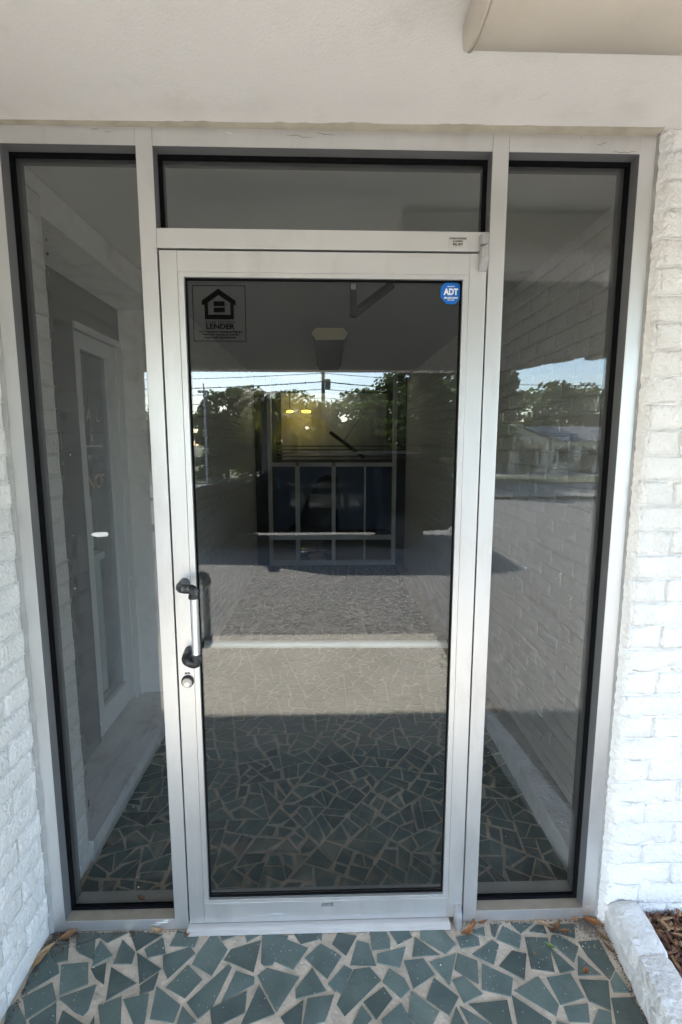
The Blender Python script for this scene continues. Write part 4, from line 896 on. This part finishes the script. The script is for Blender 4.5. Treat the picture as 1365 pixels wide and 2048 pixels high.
# ================================================================== OUTSIDE, BEHIND THE CAMERA (seen in the glass)
def place(children, loc, rz):
    pass
def suv(loc, rz):
    t = thing('black_car', 'black sport utility car parked side on across the lot, seen reflected in the door', 'car', loc); t.rotation_euler.z = rz; t.scale = (1, 1.04, .83)
    def B(mb, name, m_, parent=t, **k):
        o = mb.build(name, m_, None, **k); o.parent = parent; return o
    # local: front at y=+2.3, x across, z up
    W = .95
    sec = [(-2.30, .45, 1.00, 1.00), (-2.20, .35, 1.62, .80), (-1.6, .30, 1.74, .78), (-.4, .30, 1.76, .78), (.35, .30, 1.66, .76), (1.05, .30, 1.12, .88), (1.9, .30, 1.05, .90), (2.22, .34, .93, .88), (2.30, .42, .75, .84)]
    b = MB(); n = 10
    for (y, z0, z1, wt_) in sec:
        ww = W*(.92 if abs(y) > 2.2 else 1)
        half = [(ww*.80, z0), (ww*.97, z0+.12), (ww, min(.75, z1-.1)), (ww*.985, min(.98, z1-.03)), (ww*wt_, z1-.03 if z1 > 1.3 else z1), (ww*wt_*.7, z1+.03)]
        ringp = half+[(-x, z) for x, z in half[::-1]]; b.v += [(x, y, z) for x, z in ringp]
    m_ = 12
    for i in range(len(sec)-1):
        for j in range(m_): k = i*m_; b.f.append((k+j, k+(j+1) % m_, k+m_+(j+1) % m_, k+m_+j))
    b.f.append(tuple(range(m_))); b.f.append(tuple((len(sec)-1)*m_+j for j in range(m_)))
    body = B(b, 'body', M['car'], smooth='auto')
    B(MB().add([(-.70, .42, 1.62), (.70, .42, 1.62), (.80, 1.02, 1.15), (-.80, 1.02, 1.15), (-.70, .40, 1.61), (.70, .40, 1.61), (.80, 1.0, 1.14), (-.80, 1.0, 1.14)], [(0, 1, 2, 3), (7, 6, 5, 4), (0, 4, 5, 1), (1, 5, 6, 2), (2, 6, 7, 3), (3, 7, 4, 0)]), 'windscreen', M['carglass'])
    for s in (-1, 1):
        x = s*.955
        B(MB().prism([(-1.9, 1.03), (-1.75, 1.52), (.25, 1.52), (.85, 1.05)], 'x', x-.01*s, x-.06*s), 'side_window', M['carglass'])
        for y in (1.42, -1.42):
            wh = B(MB().tube([(s*.70, y, .36), (s*.955, y, .36)], .36, 24), 'wheel', M['tyre']); B(MB().tube([(s*.90, y, .36), (s*.962, y, .36)], .23, 18), 'rim', M['rim'], parent=wh)
        B(MB().add([(s*.48, 2.31, .78), (s*.86, 2.15, .80), (s*.88, 2.12, .91), (s*.50, 2.27, .90), (s*.48, 2.2, .78), (s*.80, 2.0, .80), (s*.80, 2.0, .91), (s*.50, 2.1, .90)], [(0, 1, 2, 3), (7, 6, 5, 4), (0, 4, 5, 1), (1, 5, 6, 2), (2, 6, 7, 3), (3, 7, 4, 0)]), 'headlight', M['lamp'])
        B(box(s*.95, s*1.12, .72, .84, 1.06, 1.22), 'mirror', M['car'], bevel=.02)
        B(MB().tube([(s*.62, -1.9, 1.82), (s*.62, .2, 1.80)], .02, 8), 'roof_rail', M['tyre'])
        B(MB().tube([(s*.62, 2.285, .52), (s*.62, 2.31, .52)], .06, 14), 'fog_lamp', M['lamp'])
    for k in range(4): B(box(-.44, .44, 2.285, 2.315, .62+k*.06, .645+k*.06), 'grille_bar', M['tyre'])
    B(box(-.95, .95, 2.25, 2.36, .36, .50), 'bumper', M['tyre'], bevel=.03)
    return t
suv((-.32, -7.2, zg(-7.2)), math.radians(90))
# ------------------------------------------------------------------ trees
def foliage(b, c, rad, n, s, rnd, flat=1.):
    for _ in range(n):
        while True:
            p = Vector((rnd.uniform(-1, 1), rnd.uniform(-1, 1), rnd.uniform(-1, 1)))
            if p.length < 1: break
        p = Vector((p.x*rad[0], p.y*rad[1], p.z*rad[2]))+Vector(c); a = Vector((rnd.gauss(0, 1), rnd.gauss(0, 1), rnd.gauss(0, 1)*flat)).normalized(); o = a.orthogonal().normalized(); q = a.cross(o); e = s*rnd.uniform(.5, 1.4)
        b.add([p+o*e, p+q*e*.6, p-o*e, p-q*e*.6], [(0, 1, 2, 3)])
def tree(kind, x, y, h, spread, m_, label, seed, clumps=26, leaves=150, s=.16, base=.25):
    r = random.Random(seed); z0 = zg(y); t = thing(kind, label, 'tree', (x, y, z0), 'trees across the road')
    tr = MB(); tr.tube([(x, y, z0-.2), (x+r.uniform(-.1, .1), y, z0+h*.4), (x+r.uniform(-.3, .3), y, z0+h*.85)], [h*.028, h*.02, h*.008], 8); b = MB()
    for k in range(clumps):
        a = r.uniform(0, 6.28); v = r.uniform(base, 1); rr_ = spread*(1-abs(v-.55)*1.1)*math.sqrt(r.random())
        c = (x+rr_*math.cos(a), y+rr_*math.sin(a), z0+h*v*.95); tr.tube([(x, y, z0+h*min(v*.7, .8)), c], [h*.008, h*.003], 5, caps=False)
        foliage(b, c, (spread*r.uniform(.25, .55), spread*r.uniform(.25, .55), h*r.uniform(.05, .13)), leaves, s, r)
    tr.build('trunk', M['bark'], t); b.build('crown', m_, t)
def pine(x, y, h, label, seed):
    r = random.Random(seed); z0 = zg(y); t = thing('pine_tree', label, 'tree', (x, y, z0), 'trees across the road'); tr = MB(); b = MB()
    tr.tube([(x, y, z0-.2), (x+.1, y, z0+h*.5), (x, y, z0+h)], [.22, .16, .05], 8)
    for k in range(34):
        v = r.uniform(.30, 1); a = r.uniform(0, 6.28); L = h*.34*(1.15-v)*r.uniform(.5, 1.1)+.4; c = Vector((x+L*math.cos(a), y+L*math.sin(a), z0+h*v+r.uniform(-.1, .35))); s0 = Vector((x, y, z0+h*v-.2))
        tr.tube([s0, s0.lerp(c, .6)+Vector((0, 0, -.05)), c], [.05, .03, .012], 5, caps=False)
        for q in (.45, .7, .9, 1.05): foliage(b, s0.lerp(c, q)+Vector((r.uniform(-.3, .3), r.uniform(-.3, .3), .1)), (.5, .5, .18), 60, .10, r, .5)
    tr.build('trunk', M['bark'], t); b.build('crown', M['leaf1'], t)
def palm(x, y, h, label, seed):
    r = random.Random(seed); z0 = zg(y); t = thing('palm_tree', label, 'tree', (x, y, z0), 'palms across the road'); MB().tube([(x, y, z0-.2), (x+.08, y, z0+h*.6), (x, y, z0+h)], [.24, .19, .21], 9).build('trunk', M['bark'], t); b = MB()
    for k in range(38):
        a = r.uniform(0, 6.28); L = r.uniform(1.1, 1.7); e = r.uniform(-.7, 1.2); pts = [Vector((x, y, z0+h))+Vector((math.cos(a)*L*u*math.cos(e*.6), math.sin(a)*L*u*math.cos(e*.6), L*(u*math.sin(e)-.75*u*u))) for u in (0, .3, .6, .85, 1.)]
        for i in range(4):
            for q in range(5):
                p = pts[i].lerp(pts[i+1], q/5); d = (pts[i+1]-pts[i]).normalized(); sd_ = d.cross(Vector((0, 0, 1))).normalized()
                for sg in (-1, 1): e2 = p+sd_*sg*.34+d*.22+Vector((0, 0, -.14)); b.add([p, p+d*.05, e2], [(0, 1, 2)])
    b.build('fronds', M['leaf4'], t)
tree('oak_tree', -5.6, -27, 5.6, 1.5, M['leaf1'], 'dark narrow oak left of centre across the road in the reflection', 1, clumps=24, s=.14, base=.12)
tree('oak_tree', -3.1, -34, 5.8, 2.2, M['leaf3'], 'mid green rounded oak behind the palms in the reflection', 2, base=.12)
tree('oak_tree', -16.5, -48, 5.6, 3.0, M['leaf2'], 'olive tree beside the flagpole in the reflection', 3)
palm(-3.1, -24, 4.4, 'yellowish palm with a ragged head left of the parked car in the reflection', 4)
palm(-2.2, -26, 3.6, 'shorter palm right of the ragged one in the reflection', 5)
pine(4.6, -24, 7.4, 'tall open pine with level branches right of the utility pole in the reflection', 6)
tree('oak_tree', 6.3, -27, 6.6, 2.6, M['leaf1'], 'dense dark tree beside the tall pine in the reflection', 7, clumps=34)
tree('oak_tree', 9.6, -30, 7.6, 2.8, M['leaf3'], 'broad mid green tree near the house gable in the reflection', 8, clumps=34)
far = [(13.5, -58, 10.6, 5.0, 1), (19.5, -60, 9.6, 5.2, 2), (25.5, -57, 9.4, 5.4, 3), (31.5, -62, 9.8, 5.6, 2), (6.5, -63, 9.0, 5.2, 3), (0, -66, 6.2, 4.2, 2), (-8, -62, 5.6, 4.0, 3), (-24, -64, 5.8, 4.4, 2), (38, -60, 8, 5, 3), (-33, -66, 6, 5, 3), (16.5, -48.5, 10.2, 2.4, 1)]
FL = ['tree with a bare top twig behind the house gable', 'low olive tree behind the house roof', 'round topped green tree behind the right windows of the house', 'olive tree behind the far right end of the house', 'green tree behind the left of the house', 'low olive tree behind the utility pole', 'small green tree far behind the palms', 'low olive tree far behind the flagpole', 'green tree at the far right beyond the house', 'green tree at the far left beyond the flagpole', 'taller open tree rising over the house gable']
for i, (x, y, h, sp, k) in enumerate(far): tree('oak_tree', x, y, h, sp, M['leaf%d' % k], FL[i]+' in the reflection', 40+i, clumps=36, leaves=130, s=.28, base=.03)
for i, (x, y, h, sp, k) in enumerate(((-7.4, -31, 4.4, 1.5, 3), (-4.8, -32, 6.0, 2.0, 1), (-2.4, -32, 5.8, 2.0, 3), (.2, -31, 4.9, 2.0, 2), (2.4, -31, 5.0, 2.0, 3), (4.5, -31.5, 6.4, 2.1, 1), (6.8, -31.5, 6.8, 2.1, 3))):
    tree('leafy_bush', x, y, h, sp, M['leaf%d' % k], ['leftmost low bush of the row', 'tall dark bush behind the left palms', 'mid green bush right of the palms', 'low olive bush below the utility pole', 'bush just right of the utility pole', 'dark bush under the tall pine', 'rightmost bush of the row'][i]+' across the road in the reflection', 90+i, clumps=48, leaves=130, s=.13, base=.0)
struct('bounce_slab', strip(8, 27, -33, -39.7, .075, 4), M['concrete'])  # pale slab added to bounce sunlight onto the shaded house front
# ------------------------------------------------------------------ house across the road
hs = thing('house', 'cream ranch house with grey shingle roof and dark shutters across the road', 'house', (16, -42, zg(-42)))
hz = zg(-42); HX0, HX1, HY = 7.0, 27.0, -40.0
box(HX0, HX1, HY-7, HY, hz, hz+2.65).build('wall', M['housewall'], hs)
b = MB(); b.prism([(HY+.6, hz+2.6), (HY+.6, hz+2.72), (HY-3.5, hz+3.95), (HY-7.6, hz+2.72), (HY-7.6, hz+2.6)], 'x', HX0-.4, HX1+.4); b.build('roof', M['roof'], hs)
b = MB(); b.prism([(12.0, hz+2.55), (15.2, hz+3.75), (18.4, hz+2.55)], 'y', HY-3, HY+1.9); b.build('gable', M['trim'], hs)
b = MB(); b.prism([(11.7, hz+2.55), (15.2, hz+3.80), (18.7, hz+2.55), (18.7, hz+2.70), (15.2, hz+3.95), (11.7, hz+2.70)], 'y', HY-3, HY+2.2); b.build('gable_roof', M['roof'], hs)
for x in (12.3, 18.1): box(x-.12, x+.12, HY+1.5, HY+1.74, hz, hz+2.55).build('porch_post', M['trim'], hs)
dd = box(14.2, 15.2, HY, HY+.06, hz, hz+2.1).build('door', M['shutter'], hs)
for x in (8.6, 11.0, 17.0, 19.8, 22.2, 24.8):
    wf_ = box(x-.50, x+.50, HY, HY+.05, hz+.85, hz+2.15).build('window', M['trim'], hs); o = box(x-.42, x+.42, HY+.05, HY+.06, hz+.93, hz+2.07).build('pane', M['carglass'], None); o.parent = wf_
    for s in (-1, 1): box(x+s*.72-.2, x+s*.72+.2, HY, HY+.04, hz+.80, hz+2.2).build('shutter', M['shutter'], hs)
for i, (x, s_) in enumerate(((16.4, .9), (21.0, 1.0), (9.8, .8), (23.6, .7))):
    bs = thing('shrub', ['rounded shrub by the porch', 'largest shrub under the house windows', 'shrub near the left end of the house', 'smallest shrub at the right house windows'][i]+' across the road', 'shrub', (x, HY+1.0, hz), 'shrubs along the house'); b = MB()
    foliage(b, (x, HY+1.2, hz+s_*.7), (s_*.8, .6, s_*.8), 900, .10, random.Random(70+i)); b.build('foliage', M['leaf3'], bs); MB().tube([(x, HY+1.2, hz-.1), (x, HY+1.2, hz+.5)], .05, 6).build('stem', M['bark'], bs)
# ------------------------------------------------------------------ poles and wires
up_ = thing('utility_pole', 'wooden utility pole with a crossarm and transformer across the road', 'pole', (-.6, -54, zg(-54))); pz = zg(-54)
MB().tube([(-.35, -54, pz-.3), (-.35, -54, pz+13.5)], [.24, .17], 10).build('shaft', M['pole'], up_); box(-1.6, .9, -54.1, -53.9, pz+10.6, pz+10.8).build('crossarm', M['pole'], up_)
MB().tube([(.15, -54, pz+8.2), (.15, -54, pz+9.3)], .30, 12).build('transformer', M['slat'], up_)
for i, (z, sg, yy) in enumerate(((9.9, .8, -53.7), (9.0, .9, -53.7), (8.2, .8, -53.6), (7.3, .9, -53.6), (6.6, .9, -53.6))):
    for side in (-1, 1):
        pts = [(-.35+side*t_*45, yy+side*0-t_*(-2), pz+z-sg*4*t_*(1-t_)-t_*(.2 if side < 0 else .9)) for t_ in [k/14 for k in range(15)]]
        o = MB().tube(pts, .035 if i != 1 else .055, 5).build('power_line', M['wire'], None, label=['topmost', 'second and thickest', 'third', 'fourth', 'lowest'][i]+' wire running '+('left' if side < 0 else 'right')+' of the utility pole', category='wire', group='overhead wires at the utility pole')
fp = thing('flagpole', 'slim flagpole with a hanging striped flag at the left in the reflection', 'flagpole', (-9.4, -38, zg(-38))); fz = zg(-38)
MB().tube([(-9.4, -38, fz), (-9.4, -38, fz+7)], .05, 8).build('shaft', M['cast'], fp)
for i in range(7): box(-9.33+i*.02, -9.33+.5-i*.05, -38.02+i*.006, -37.99+i*.006, fz+3.9-i*.26, fz+4.155-i*.26).build('stripe', M['flagr' if i % 2 == 0 else 'flagw'], fp)
box(-9.33, -9.02, -37.985, -37.975, fz+3.1, fz+4.15).build('canton', M['flagb'], fp)
lp = thing('light_pole', 'thin grey light pole in front of the dark oak in the reflection', 'pole', (-5.1, -20, zg(-20))); MB().tube([(-5.1, -20, zg(-20)), (-5.1, -20, zg(-20)+4.1)], .05, 8).build('shaft', M['cast'], lp); box(-5.35, -4.95, -20.06, -19.94, zg(-20)+4.08, zg(-20)+4.18).build('lamp_head', M['cast'], lp)
# grass tufts at the end of the curb
b = MB(); rr = random.Random(77)
for i in range(240):
    x = .96+rr.gauss(0, .05); y = -2.0+rr.gauss(0, .35); a = rr.uniform(0, 6.28); h = rr.uniform(.02, .07); b.add([(x, y, -.04), (x+.006*math.cos(a), y+.006*math.sin(a), -.04), (x+.03*math.cos(a+1), y+.03*math.sin(a+1), -.04+h)], [(0, 1, 2)])
b.build('weeds', M['leaf3'], None, kind='stuff')
